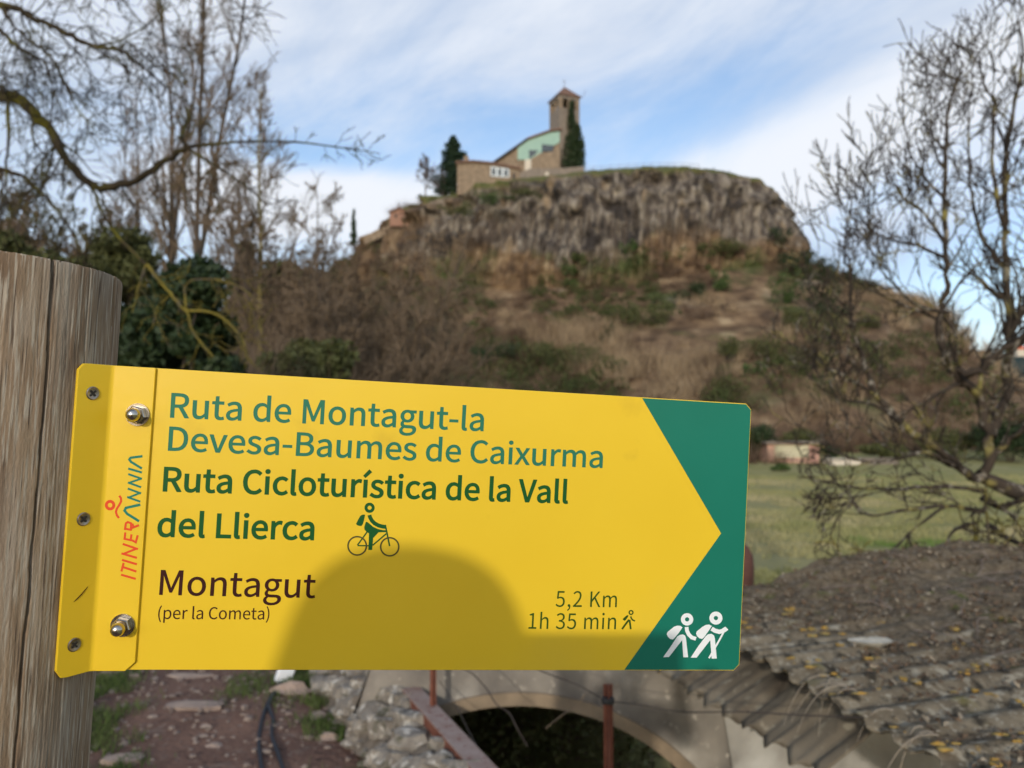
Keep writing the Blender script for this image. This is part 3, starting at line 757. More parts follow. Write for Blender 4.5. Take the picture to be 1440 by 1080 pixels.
# far wooded ridge, seen right of the crag
ridge_m = material('haze_tinted_woodland', (.030, .050, .052), rough=1, var=(.05, .07, .068), scale=.012, detail=7, spec=0)  # bluish tint puts distance haze into the colour; no air is modelled
us = np.linspace(-1, 1, 220)
rx = us * 2600; ry = 1750 + 160 * np.sin(us * 5); top = 195 + 60 * (fbm(us * 5 + 3, us * 0, 61) - .5) + 14 * (fbm(us * 40, us * 0, 62) - .5) - 60 * us ** 2
rows = []
for k, t in enumerate(np.linspace(0, 1, 14)):
    rows.append(np.stack([rx, ry - 500 * (1 - t) + 40 * fbm(us * 30, us * 0 + t * 4, 70), -12 + (top + 12) * np.sin(t * math.pi / 2) + 10 * (fbm(us * 30, us * 0 + t * 9, 63) - .5)], -1))
rows.append(rows[-1] + np.array([0, 600, -60])); V = np.concatenate(rows); n = len(us); I = np.arange(len(V)).reshape(-1, n)
me = np_mesh('hills', V, [np.stack([I[:-1, :-1], I[:-1, 1:], I[1:, 1:], I[1:, :-1]], -1).reshape(-1, 4)])
tag(link_mesh('hills', me, ridge_m, smooth=True), kind='structure')

# --- the basalt crag: a rim line swept down a cliff profile
RIM = [(330, 520, 330, 3), (430, 480, 262, 4), (490, 420, 218, 6), (545, 366, 197, 9), (600, 306, 183, 17), (640, 273, 174, 21), (700, 250, 166, 24), (755, 241, 162, 25.5), (820, 236, 160, 26), (900, 230, 157, 25), (960, 228, 155, 23), (1030, 236, 158, 20.5), (1070, 252, 164, 18)]
rim = [(*R(px, py, Yd)[:], dr) for px, py, Yd, dr in RIM]
rim += [(53.0, 172, 50.9 + 1.6, 14), (53.5, 182, 49.5 + 1.6, 13), (50, 197, 51 + 1.6, 14), (44, 214, 50 + 1.6, 13), (20, 232, 50 + 1.6, 12), (-20, 262, 50 + 1.6, 10), (-80, 330, 45, 8)]
rim = np.array(rim)
d = np.r_[0, np.cumsum(np.hypot(np.diff(rim[:, 0]), np.diff(rim[:, 1])))]
# dense where seen
s_seen0 = d[1]; s_seen1 = d[15]
sv = np.concatenate([np.arange(0, s_seen0, 3.0), np.arange(s_seen0, s_seen1, .30), np.arange(s_seen1, d[-1], 3.0)])


def smooth_interp(s, d, v):
    f = np.interp(s, d, v); k = np.interp(s + 4, d, v); j = np.interp(s - 4, d, v); k2 = np.interp(s + 8, d, v); j2 = np.interp(s - 8, d, v); return (f * 2 + 2 * k + 2 * j + k2 + j2) / 8


rx_, ry_, rz_, rd_ = [smooth_interp(sv, d, rim[:, i]) for i in range(4)]
tx, ty = np.gradient(rx_, sv), np.gradient(ry_, sv); tl = np.hypot(tx, ty); nx_, ny_ = ty / tl, -tx / tl       # outward, towards the viewer
for _ in range(60):
    nx_[1:-1] = (nx_[:-2] + nx_[1:-1] * 2 + nx_[2:]) / 4; ny_[1:-1] = (ny_[:-2] + ny_[1:-1] * 2 + ny_[2:]) / 4
nl = np.hypot(nx_, ny_); nx_ /= nl; ny_ /= nl
right = sstep(d[10] + 2, d[13], sv) * (1 - sstep(d[16], d[17], sv))          # the nose
left = 1 - sstep(d[4], d[8], sv)
ridge = 1 - sstep(d[4], d[5] + 6, sv)
BASE = -2.6
# profile rows: negative = plateau behind the rim
rows_p = np.concatenate([np.linspace(-40, -3, 8), np.linspace(-2.4, 0, 6), np.linspace(.03, 1, 86), np.linspace(1.015, 3, 110)])
P_pts = []; cliff_w = []; grass_w = []; kind_v = []
S = sv[None, :]; n_s = len(sv)
for v in rows_p:
    vv = np.full(n_s, v)
    if v <= 0:
        r = vv * 1.0
        z = rz_ + .9 * (fbm(sv * .09, vv * .1, 11) - .5) + .5 * (fbm(sv * .5, vv * .5, 12) - .5) - .9 * sstep(-2.5, 0, vv) - .012 * (-vv) + np.where(vv < -8, -.25 * (-vv - 8), 0)
        P_pts.append(np.stack([rx_ + nx_ * r, ry_ + ny_ * r, z], -1)); cliff_w.append(np.zeros(n_s)); grass_w.append(np.ones(n_s) if v > -30 else np.ones(n_s)); continue
    if v <= 1:
        drop = rd_ * v
        # grassy shoulder rolling into the face, longer on the left where the rim is broken
        sh = .06 + .22 * left + .16 * right + .05 * fbm(sv * .06, sv * 0, 13)
        r = 2.6 * np.clip(v / sh, 0, 1) ** .6 * (1 + .7 * left) + (v - 0) * (3.2 + 7 * left + 4.5 * right)
        drop = rd_ * (v ** (1.0 + .25 * left)) - .9 * (1 - v) * 0
        hgt = v * rd_
        w = 1 - .0
        lean = .10 * hgt * (1 + .5 * np.sin(sv * .13)) * (1 - .6 * sstep(d[9], d[11], sv))
        colu = vnoise((sv + lean) * 1.05, hgt * .06 + sv * 0, 21); colf = np.abs(((sv + lean + 1.3 * fbm(sv * .5, hgt * .12, 22)) * .55) % 1 - .5) * 2
        brk = fbm(sv * .12, hgt * .16, 23); bl = vnoise(sv * .45, hgt * .40, 24)
        upper = 1 - sstep(.34, .48, v + .14 * (fbm(sv * .08, sv * 0, 29) - .5))         # blocky upper tier above, slender columns below
        rel_ = (1 - upper) * (1.05 * (colf ** .7) + .9 * colu) + upper * (1.7 * bl + .9 * vnoise(sv * 1.1, hgt * .7, 25) + .5 * colu)
        rel_ = rel_ * 1.9 + 4.2 * (brk - .5) + .9 * (fbm(sv * .8, hgt * .9, 26) - .5)
        ledge = -.9 * upper + .35
        amp = np.clip((v - .02) / .08, 0, 1) * (1 - .35 * sstep(.86, 1, v))
        rr = r + rel_ * amp * (1 + .7 * left) + ledge * amp * .8
        z = rz_ - .9 - drop + 1.1 * (fbm(sv * .3, vv * 6, 27) - .5) * amp * .8
        P_pts.append(np.stack([rx_ + nx_ * rr, ry_ + ny_ * rr, z], -1))
        g = 1 - np.clip((v - (.055 + .15 * left + .06 * right) - .10 * (fbm(sv * .10, sv * 0, 28) - .35)) / .05, 0, 1)
        cw = (1 - g) * (1 - sstep(.70, .92, v + .75 * (fbm(sv * .10, hgt * .14, 30) - .45)))
        cw = cw * (1 - .9 * ridge) * (1 - .65 * left * (fbm(sv * .16, hgt * .25, 31) > .52))
        cliff_w.append(cw); grass_w.append(g)
        r_end, z_end = r, z
    else:
        t = (v - 1) / 2
        talus_len = 66 + 6 * np.sin(sv * .05) - 10 * left
        zf = rz_ - .9 - rd_
        r0 = 2.6 * (1 + .7 * left) + 3.2 + 7 * left + 4.5 * right
        fall = t ** .93
        fall_r = np.interp(t, [0, .12, .28, .42, .47, .7, 1], [0, .07, .20, .38, .55, .80, 1])
        fall = fall * (1 - right) + fall_r * right
        z = zf + (BASE - zf) * fall + 3.6 * (fbm(sv * .05, t * 5 + sv * 0, 32) - .5) * np.sin(np.pi * min(t * 1.05, 1)) + 1.8 * (fbm(sv * .22, t * 16 + sv * 0, 33) - .5) * (1 - t) + .8 * (fbm(sv * .8, t * 50 + sv * 0, 34) - .5) * (1 - t)
        rr = r0 + talus_len * t * (1 - .1 * right) + .6
        P_pts.append(np.stack([rx_ + nx_ * rr, ry_ + ny_ * rr, z], -1))
        rock = np.clip((fbm(sv * .13, t * 12 + sv * 0, 35) - .60) * 9, 0, 1) * (1 - sstep(.18, .42, t)) * .7 + right * ((t > .42) & (t < .50)) * .9
        cliff_w.append(np.clip(rock, 0, 1) * 1.0); grass_w.append(np.zeros(n_s))
P_ = np.array(P_pts); nr_, ns_ = P_.shape[:2]
I = np.arange(nr_ * ns_).reshape(nr_, ns_)
Fq = np.stack([I[:-1, :-1], I[1:, :-1], I[1:, 1:], I[:-1, 1:]], -1).reshape(-1, 4)
me = np_mesh('basalt_crag', P_.reshape(-1, 3), [Fq])
ca = me.attributes.new('rock', 'FLOAT', 'POINT'); ca.data.foreach_set('value', np.array(cliff_w, dtype=np.float32).ravel())
ca = me.attributes.new('grassy', 'FLOAT', 'POINT'); ca.data.foreach_set('value', np.array(grass_w, dtype=np.float32).ravel())


def crag_material():
    m = bpy.data.materials.new('basalt_and_scrub_soil'); m.use_nodes = True; nt = m.node_tree; N = nt.nodes; L = nt.links; P = N['Principled BSDF']
    P.inputs['Roughness'].default_value = .95; P.inputs['Specular IOR Level'].default_value = .12
    tc = N.new('ShaderNodeTexCoord')

    def noise(sc, st, det=6, loc=(0, 0, 0)):
        mp = N.new('ShaderNodeMapping'); mp.inputs['Scale'].default_value = st; mp.inputs['Location'].default_value = loc; L.new(tc.outputs['Object'], mp.inputs[0])
        n = N.new('ShaderNodeTexNoise'); n.inputs['Scale'].default_value = sc; n.inputs['Detail'].default_value = det; L.new(mp.outputs[0], n.inputs['Vector']); return n.outputs[0]

    def ramp(f, st):
        r = N.new('ShaderNodeValToRGB'); L.new(f, r.inputs[0]); e = r.color_ramp.elements
        e[0].position, e[0].color = st[0][0], (*st[0][1], 1); e[1].position, e[1].color = st[-1][0], (*st[-1][1], 1)
        for p, c in st[1:-1]: q = e.new(p); q.color = (*c, 1)
        return r.outputs[0]

    def mix(f, a, b):
        x = N.new('ShaderNodeMix'); x.data_type = 'RGBA'; L.new(f, x.inputs[0]); L.new(a, x.inputs[6]); L.new(b, x.inputs[7]); return x.outputs[2]

    def rng_(f, lo, hi):
        r = N.new('ShaderNodeMapRange'); r.inputs['From Min'].default_value = lo; r.inputs['From Max'].default_value = hi; L.new(f, r.inputs['Value']); return r.outputs[0]

    def at(n):
        a = N.new('ShaderNodeAttribute'); a.attribute_name = n; return a.outputs['Fac']

    rock = ramp(noise(.8, (1, 1, .36)), [(.30, (.04, .033, .028)), (.45, (.105, .086, .072)), (.60, (.21, .18, .145)), (.76, (.38, .33, .26))])  # rock tones spread wider to paint in shadows the frontal sun leaves out
    ochre = ramp(noise(.35, (1, 1, .6), 5, (9, 3, 1)), [(.4, (.30, .22, .14)), (.7, (.36, .27, .16))])
    rock = mix(rng_(noise(.28, (1, 1, .25), 6, (4, 4, 4)), .55, .72), rock, ochre)
    dark = ramp(noise(3, (1, 1, 1)), [(.3, (.03, .026, .024)), (.7, (.07, .06, .055))])
    rock = mix(rng_(noise(.22, (1, 1, .8), 7, (1, 7, 2)), .515, .60), rock, dark)  # dark cracks, with relief shadow also put into the colour
    scrub = ramp(noise(.30, (1, 1, 1), 9, (2, 8, 5)), [(.30, (.07, .046, .030)), (.45, (.14, .092, .056)), (.58, (.215, .145, .085)), (.72, (.36, .27, .165))])
    green = ramp(noise(1.3, (1, 1, 1), 6, (5, 5, 1)), [(.3, (.045, .062, .022)), (.7, (.10, .11, .045))])
    scrub = mix(rng_(noise(.09, (1, 1, 1), 7, (3, 1, 8)), .52, .66), scrub, green)
    base = mix(at('rock'), scrub, rock)
    grs = ramp(noise(.8, (1, 1, 1), 6, (5, 2, 1)), [(.35, (.075, .095, .028)), (.65, (.15, .14, .06))])
    base = mix(at('grassy'), base, grs)
    L.new(base, P.inputs['Base Color'])
    b = N.new('ShaderNodeBump'); b.inputs['Strength'].default_value = .8; b.inputs['Distance'].default_value = .5; L.new(noise(2.0, (1, 1, .35), 9), b.inputs['Height']); L.new(b.outputs[0], P.inputs['Normal'])
    return m


crag = link_mesh('basalt_crag', me, crag_material(), smooth=False); tag(crag, kind='structure')
CRAG = P_          # rows x columns of world points


def crag_point(px, row_t):
    """surface point of the crag whose photo column is px; row_t: 0..1 cliff, 1..3 scrub slope"""
    r = int(np.argmin(np.abs(rows_p - row_t))); row = P_[r]; seen = (sv > s_seen0) & (sv < s_seen1)
    q = 720 + row[:, 0] / row[:, 1] * F_PX / 1.0
    q = np.where(seen, np.abs(q - px), 1e9); return row[int(np.argmin(q))]

# ------------------------------------------------------------------ plant builders (numpy)
class Tubes:
    """collects tapering branches; one mesh per build"""
    def __init__(s): s.V = []; s.F3 = []; s.F4 = []; s.n = 0

    def add(s, pts, rad, sides=4):
        pts = np.asarray(pts, float); n = len(pts)
        if n < 2: return
        rad = np.asarray(rad, float) if np.ndim(rad) else np.full(n, rad)
        t = np.gradient(pts, axis=0); t /= np.linalg.norm(t, axis=1)[:, None] + 1e-12
        up = np.array([.31, .17, .93]) if abs(t[0, 2]) < .8 else np.array([.9, .3, .1])
        a = np.cross(t, up); a /= np.linalg.norm(a, axis=1)[:, None] + 1e-12; b = np.cross(t, a)
        k = np.arange(sides) * 2 * math.pi / sides
        ring = pts[:, None, :] + rad[:, None, None] * (a[:, None, :] * np.cos(k)[None, :, None] + b[:, None, :] * np.sin(k)[None, :, None])
        s.V.append(ring.reshape(-1, 3)); I = s.n + np.arange(n * sides).reshape(n, sides); J = np.roll(I, -1, 1)
        s.F4.append(np.stack([I[:-1], J[:-1], J[1:], I[1:]], -1).reshape(-1, 4)); s.n += n * sides

    def tris(s, V):
        """V (m,3,3) loose triangles"""
        V = np.asarray(V, float); m = len(V); s.V.append(V.reshape(-1, 3)); s.F3.append(s.n + np.arange(m * 3).reshape(m, 3)); s.n += m * 3

    def build(s, name, m, parent=None, base=None, smooth=True):
        V = np.concatenate(s.V); me = np_mesh(name, V, ([np.concatenate(s.F4)] if s.F4 else []) + ([np.concatenate(s.F3)] if s.F3 else []))
        return link_mesh(name, me, m, parent, base, smooth)


def rand_dirs(rng, n):
    d = rng.normal(size=(n, 3)); return d / np.linalg.norm(d, axis=1)[:, None]


def leaves(rng, C, size, flat=0.0):
    """one leaf triangle pair (kite) at each centre C -> triangles"""
    n = len(C); u = rand_dirs(rng, n); v = np.cross(u, rand_dirs(rng, n)); v /= np.linalg.norm(v, axis=1)[:, None] + 1e-9
    s = (size * rng.uniform(.6, 1.4, n))[:, None]
    a = C + u * s; b = C - u * s; c = C + v * s * .55; d = C - v * s * .55
    return np.concatenate([np.stack([a, c, b], 1), np.stack([a, b, d], 1)])


def crown_pts(rng, n, lumps, shell=.55):
    """points gathered in lumps [(centre, radii)], mostly near their surface"""
    k = rng.integers(0, len(lumps), n); d = rand_dirs(rng, n); r = (shell + (1 - shell) * rng.random(n) ** .6)[:, None] * rng.uniform(.75, 1.12, n)[:, None]
    c = np.array([l[0] for l in lumps], float)[k]; q = np.array([l[1] if np.ndim(l[1]) else (l[1],) * 3 for l in lumps], float)[k]
    return c + d * r * q


def twig_tris(rng, base, n, length, spread, width, up=1.0):
    """n thin tapering stems fanning out of base"""
    d = rand_dirs(rng, n) * spread; d[:, 2] = np.abs(d[:, 2]) * .6 + up * rng.uniform(.4, 1, n); d /= np.linalg.norm(d, axis=1)[:, None]
    L = (length * rng.uniform(.4, 1.05, n))[:, None]; o = np.asarray(base) + rng.normal(size=(n, 3)) * length * .22 * np.array([1, 1, .12])
    tip = o + d * L; s = np.cross(d, rand_dirs(rng, n)); s /= np.linalg.norm(s, axis=1)[:, None] + 1e-9
    # two-piece stem with a kink: three triangles
    mid = o + d * L * .5 + rng.normal(size=(n, 3)) * length * .06
    w = width
    return np.concatenate([np.stack([o - s * w, o + s * w, mid + s * w * .6], 1), np.stack([o - s * w, mid + s * w * .6, mid - s * w * .6], 1), np.stack([mid - s * w * .6, mid + s * w * .6, tip], 1)])


def grow(T, rng, p, d, L, r, depth, P):
    """recursive bare branch. P: dict of habits"""
    n = P.get('seg', 6) if depth > 0 else 4
    pts = [np.array(p, float)]; d = np.array(d, float); d /= np.linalg.norm(d); dirs = [d]
    for i in range(n):
        d = d + rng.normal(size=3) * P.get('wob', .16) + np.array([0, 0, P.get('up', .05)]) * (1 if depth else P.get('tipup', 1)); d /= np.linalg.norm(d)
        pts.append(pts[-1] + d * L / n); dirs.append(d)
    tip = P.get('tip', .35) if depth > 0 else .3
    rad = r * np.linspace(1, tip, n + 1)
    rad = np.maximum(rad, P.get('rmin', .004))
    T.add(pts, rad, P.get('sides', 5) if r > P.get('thick', .03) else 3)
    if depth <= 0: return
    k = P['kids'][min(depth, len(P['kids']) - 1)] if isinstance(P['kids'], (list, tuple)) else P['kids']
    for j in range(k):
        t = rng.uniform(P.get('from', .25), 1.0); f = t * n; i = min(int(f), n - 1); q = pts[i] + (pts[i + 1] - pts[i]) * (f - i)
        dd = dirs[i]; s = rand_dirs(rng, 1)[0]; s = s - dd * s.dot(dd); s /= np.linalg.norm(s) + 1e-9
        a = P.get('ang', .75) * rng.uniform(.6, 1.3); nd = dd * math.cos(a) + s * math.sin(a)
        if 'pull' in P: nd = nd + np.array(P['pull'])
        grow(T, rng, q, nd, L * P.get('ratio', .6) * rng.uniform(.6, 1.15) * (1.1 - .45 * t), max(rad[i] * P.get('rr', .55), P.get('rmin', .004)), depth - 1, P)


def path_pts(px_pts, sub=4):
    """smooth curve through [(px, py, Y)]"""
    W_ = np.array([tuple(R(*p)) for p in px_pts]); out = []
    n = len(W_)
    for i in range(n - 1):
        p0, p1, p2, p3 = W_[max(i - 1, 0)], W_[i], W_[i + 1], W_[min(i + 2, n - 1)]
        for k in range(sub):
            t = k / sub; out.append(.5 * ((2 * p1) + (-p0 + p2) * t + (2 * p0 - 5 * p1 + 4 * p2 - p3) * t * t + (-p0 + 3 * p1 - 3 * p2 + p3) * t ** 3))
    out.append(W_[-1]); return np.array(out)


PJ = CRAG.reshape(-1, 3); fy = PJ[:, 1] * math.cos(PITCH) + (PJ[:, 2] - CAMZ) * math.sin(PITCH); uy = -PJ[:, 1] * math.sin(PITCH) + (PJ[:, 2] - CAMZ) * math.cos(PITCH)
PJX = 720 + PJ[:, 0] / fy * F_PX; PJY = 540 - uy / fy * F_PX


def crag_hit(px, py):
    dd = np.hypot(PJX - px, PJY - py); k = np.where(dd < 7)[0]
    if not len(k): k = np.argsort(dd)[:3]
    return PJ[k[int(np.argmin(PJ[k, 1]))]]


# ------------------------------------------------------------------ church and houses on the crag
stone = material('warm_rubble_stone', (.29, .215, .145), rough=.95, var=(.17, .125, .085), scale=1.6, detail=8, bump=.6, bump_scale=3, bdist=.08, layers=[((.38, .31, .22), 4, .6, .7)])
stone_grey = material('grey_rubble_stone', (.17, .14, .115), rough=.95, var=(.25, .205, .165), scale=1.4, detail=8, bump=.6, bump_scale=3, bdist=.08)
plaster_w = material('whitewashed_wall', (.62, .55, .45), rough=.9, var=(.5, .44, .36), scale=2)
tile = material('clay_roof_tile', (.20, .105, .07), rough=.9, var=(.13, .08, .06), scale=3, stretch=(1, .3, 1))
teal = material('pale_green_panel', (.27, .42, .34), rough=.6, var=(.24, .38, .32), scale=.8)
glassy = material('dark_window_glass', (.03, .045, .055), rough=.15, spec=.6)
pale_frame = material('pale_window_frame', (.60, .66, .70), rough=.6)
pink_wall = material('salmon_wall', (.32, .165, .115), rough=.9, var=(.27, .16, .11), scale=1.5)
dark_wood = material('dark_eaves', (.045, .035, .03), rough=.8)
ivy_leaf = material('ivy_leaves', (.022, .042, .014), rough=.55, var=(.035, .055, .02), scale=1.5, spec=.3)
fir_leaf = material('dark_fir_needles', (.016, .036, .020), rough=.7, var=(.03, .05, .025), scale=1.1, spec=.2)
bark_grey = material('grey_bark', (.16, .13, .115), rough=.95, var=(.10, .08, .07), scale=1.5)
bark_brown = material('brown_bark', (.105, .078, .055), rough=.95, var=(.06, .045, .035), scale=2)


def pp(pts, Y): return [R(x, y, Y) for x, y in pts]


def slab(name, pts, Y, depth, m, parent, **k):
    b = MB(); b.prism(pp(pts, Y), (0, depth, 0)); return b.build(name, m, parent, **k)


YC = 164
church = thing('village_church', 'stone church on the cliff top with pale green panelled side wall and sloping tiled roof', 'church', R(745, 240, YC))
slab('nave_wall', [(694, 229), (742, 195.5), (773, 184), (788, 181.5), (788, 246), (694, 266)], YC + 1.0, 9, stone, church)
slab('green_panel_wall', [(728, 208), (743, 196.5), (773, 186.2), (787, 184), (787, 200), (762, 214), (744, 224.5), (728, 224.5)], YC + .7, .32, teal, church)
for w in ([(744, 211), (757.5, 211.5), (750, 219), (744, 222.5)], [(762, 202.5), (779.5, 204.5), (777, 213), (762, 213)]):
    wn = slab('window', w, YC + .62, .10, glassy, church)
slab('stone_stair_wall', [(738, 229), (760, 215), (776, 213.5), (787, 201), (788, 246), (738, 262)], YC - 1.0, 1.65, plaster_w if 0 else stone, church)
slab('pale_buttress', [(738, 224.5), (747, 224.0), (747, 262), (738, 262)], YC - 1.4, .4, plaster_w, church)
# roof: tiled slab following the gable, with eaves
for (a, b_) in (((691, 228.5), (742, 193)), ((742, 193), (773, 182)), ((773, 182), (790, 179.5))):
    slab('roof_slab', [a, b_, (b_[0], b_[1] + 2.6), (a[0], a[1] + 2.6)], YC + .2, 11, tile if a[0] > 730 else dark_wood, church)
slab('terrace_wall', [(731, 243), (746, 237), (790, 236.5), (822, 234), (822, 244), (790, 252), (768, 262), (731, 270)], YC - 2.2, .8, stone_grey, church)
slab('white_pillar', [(767, 242), (771.5, 242), (772, 256), (766, 256)], YC - 2.6, .35, plaster_w, church)

# tower: four walls up to the belfry, corner piers, lintel, pyramid roof
a22 = math.radians(22); rt22 = Matrix.Rotation(a22, 3, 'Z'); tw = 5.0
tc0 = R(794, 235, YC + 4); zt_ = R(794, 146, YC + 4).z; zb_ = tc0.z - 3; zbel = R(794, 159, YC + 4).z
tower = thing('bell_tower', 'square stone bell tower with a brown pyramid roof, half covered in ivy', 'tower', (tc0.x, tc0.y, zb_))
b = MB(); b.box((tc0.x, tc0.y, (zb_ + zbel) / 2), (tw, tw, zbel - zb_), rt22); b.build('tower_shaft', stone_grey, tower)
b = MB()
for sx_ in (-1, 1):
    for sy_ in (-1, 1):
        c = rt22 @ Vector((sx_ * (tw / 2 - .45), sy_ * (tw / 2 - .45), 0)); b = MB(); b.box((tc0.x + c.x, tc0.y + c.y, (zbel + zt_) / 2), (.9, .9, zt_ - zbel - .01), rt22); b.build('belfry_pillar', stone, tower)
for k in range(4):
    c = Matrix.Rotation(a22 + k * math.pi / 2, 3, 'Z') @ Vector((0, tw / 2 - .3, 0)); b = MB(); b.box((tc0.x + c.x, tc0.y + c.y, zbel + (zt_ - zbel) * .5), (.5, .45, zt_ - zbel - .02), Matrix.Rotation(a22 + k * math.pi / 2, 3, 'Z')); b.build('belfry_pillar', stone, tower)
b = MB(); b.box((tc0.x, tc0.y, zt_ + .35), (tw + .06, tw + .06, .7), rt22); b.build('lintel_band', stone_grey, tower)
ez = zt_ + .7; b = MB(); cs = [rt22 @ Vector((sx_ * (tw / 2 + .35), sy_ * (tw / 2 + .35), 0)) for sx_, sy_ in ((-1, -1), (1, -1), (1, 1), (-1, 1))]
cv = [Vector((tc0.x + c.x, tc0.y + c.y, ez + .01)) for c in cs]; ap = Vector((tc0.x, tc0.y, R(794, 122, YC + 4).z))
b.add(cv + [c + Vector((0, 0, .18)) for c in cv] + [ap], [(3, 2, 1, 0), (0, 1, 5, 4), (1, 2, 6, 5), (2, 3, 7, 6), (3, 0, 4, 7), (4, 5, 8), (5, 6, 8), (6, 7, 8), (7, 4, 8)]); b.build('pyramid_roof', tile, tower)
b = MB(); b.tube([ap, ap + Vector((0, 0, 1.7))], .06, 5); b.tube([ap + Vector((-.4, 0, 1.2)), ap + Vector((.4, 0, 1.2))], .05, 5); b.build('cross', bark_grey, tower)
b = MB(); q = cv[1] + Vector((.1, 0, 0)); b.tube([q, q + Vector((.6, 0, 1.0)), q + Vector((.8, 0, 1.7))], .05, 5); b.build('weather_rod', bark_grey, tower)
rng = np.random.default_rng(4)
T = Tubes()
lum = []
for (px, py, r) in ((805, 231, 2.3), (812, 224, 2.0), (797, 226, 1.9), (806, 214, 2.2), (813, 210, 1.7), (799, 212, 1.6), (806, 200, 2.0), (812, 194, 1.5), (800, 197, 1.4), (806, 186, 1.7), (811, 182, 1.1), (804, 175, 1.2), (803, 165, .9), (803, 156, .75), (804, 147, .6), (815, 232, 1.6), (794, 233, 1.4), (817, 218, 1.1), (816, 203, 1.0)):
    lum.append((tuple(R(px, py, YC + 1.4)), (r, 1.1 + r * .5, r * 1.15)))
T.tris(leaves(rng, crown_pts(rng, 9000, lum, .4), .20)); ivy_o = T.build('ivy', ivy_leaf, None, tc0, smooth=False); tag(ivy_o, 'tall dark green ivy climbing the right side of the bell tower', 'ivy')

# long low house left of the church
low = thing('cliff_house', 'low honey coloured stone house on the cliff edge left of the church, three pale windows', 'house', R(685, 258, YC + 2))
YL = YC - 1.2
slab('front_wall', [(643, 229), (665, 227.5), (691, 230), (731, 237.5), (731, 262), (643, 274)], YL, 7, stone, low)
slab('roof', [(640.5, 226.5), (665, 224.7), (691, 227.2), (732, 235), (732, 237.6), (691, 230), (665, 227.6), (640.5, 229.4)], YL - .5, 8, tile, low)
fr = slab('window_band', [(690, 234), (716, 237.5), (716, 249.5), (690, 247.5)], YL - .12, .12, pale_frame, low)
for x0 in (691.5, 700.0, 708.6):
    slab('window', [(x0, 235.6 + (x0 - 690) * .13), (x0 + 5.6, 236.4 + (x0 - 690) * .13), (x0 + 5.6, 246.2 + (x0 - 690) * .09), (x0, 245.6 + (x0 - 690) * .09)], YL - .2, .08, glassy, low)
slab('door', [(720.5, 243), (724.5, 243.4), (724.5, 252), (720.5, 252)], YL - .08, .08, dark_wood, low)
b = MB(); b.box(R(656, 224, YL + 4), (1.0, 1.0, 1.2)); b.build('chimney', stone, low)

YS = float(crag_hit(560, 308)[1]) + .8; print('YS', YS)
hs = thing('pink_house', 'small salmon house with a brown roof low on the left ridge', 'house', R(560, 305, YS))
slab('wall', [(548, 298), (561, 292.5), (574, 298.5), (574, 318), (548, 318)], YS, 6, pink_wall, hs)
slab('roof_slab', [(546, 297.6), (561, 290.6), (561, 292.6), (547, 299.6)], YS - .4, 7, tile, hs); slab('roof_slab', [(561, 290.6), (576, 297.8), (575.5, 299.8), (561, 292.6)], YS - .4, 7, tile, hs)
slab('window', [(555, 301), (558.5, 301), (558.5, 306), (555, 306)], YS - .06, .1, dark_wood, hs)
hs2 = thing('ruined_wall', 'low stone garden wall stepping down the ridge left of the small salmon house', 'wall', R(530, 325, YS - 2))
slab('wall', [(512, 333), (528, 324), (545, 317), (552, 315), (552, 326), (512, 344)], YS + 1.5, .6, stone, hs2)

# railing along the rim
rail_m = material('grey_rail', (.30, .31, .33), rough=.5, metal=.3)
rail = thing('rim_railing', 'thin grey railing following the cliff top right of the church tower', 'railing', R(930, 232, 158))
def rim_at(px, back=1.5):
    i = int(np.argmin(np.where((sv > s_seen0) & (sv < s_seen1), np.abs(720 + rx_ / ry_ * F_PX - px), 1e9)))
    return Vector((rx_[i] - nx_[i] * back, ry_[i] - ny_[i] * back, rz_[i] - .6))
rp = [rim_at(px) for px in range(824, 1052, 12)]
for p in rp:
    b = MB(); b.tube([p - Vector((0, 0, .8)), p + Vector((0, 0, 1.25))], .05, 5); b.build('post', rail_m, rail)
for h in (1.22, .65):
    b = MB(); b.tube([p + Vector((0, 0, h)) for p in rp], .04, 5); b.build('rail', rail_m, rail)

# trees by the church
def conifer(name, label, foot, height, width, m, n=5200, seed=1, group=None, leafsize=.22, top=1.0):
    rng = np.random.default_rng(seed); t = thing(name, label, 'tree', foot, group)
    T = Tubes(); f = np.array(foot); T.add([f - [0, 0, .5], f + [0, 0, height * .5], f + [0, 0, height]], [width * .05, width * .035, .02], 6)
    lum = []
    k = 26
    for i in range(k):
        h = .08 + .90 * i / k; w = width * .5 * (1 - h) ** .75 * rng.uniform(.65, 1.1) * top
        for j in range(3):
            a = rng.uniform(0, 6.28); q = f + np.array([math.cos(a) * w * .62, math.sin(a) * w * .62, h * height])
            lum.append((q, (w * .5 + .12, w * .5 + .12, height * .035 + w * .16)))
            T.add([f + [0, 0, h * height + w * .1], q], [.05, .02], 3)
    T.build('trunk', bark_brown, t)
    C = crown_pts(rng, n, lum, .2); Q = Tubes(); Q.tris(leaves(rng, C, leafsize)); Q.build('crown', m, t, smooth=False); return t


conifer('fir_tree', 'tall dark fir tree standing left of the honey coloured cliff house', tuple(R(638, 278, 176)), 14.9, 12.5, fir_leaf, 8000, 3, leafsize=.30)


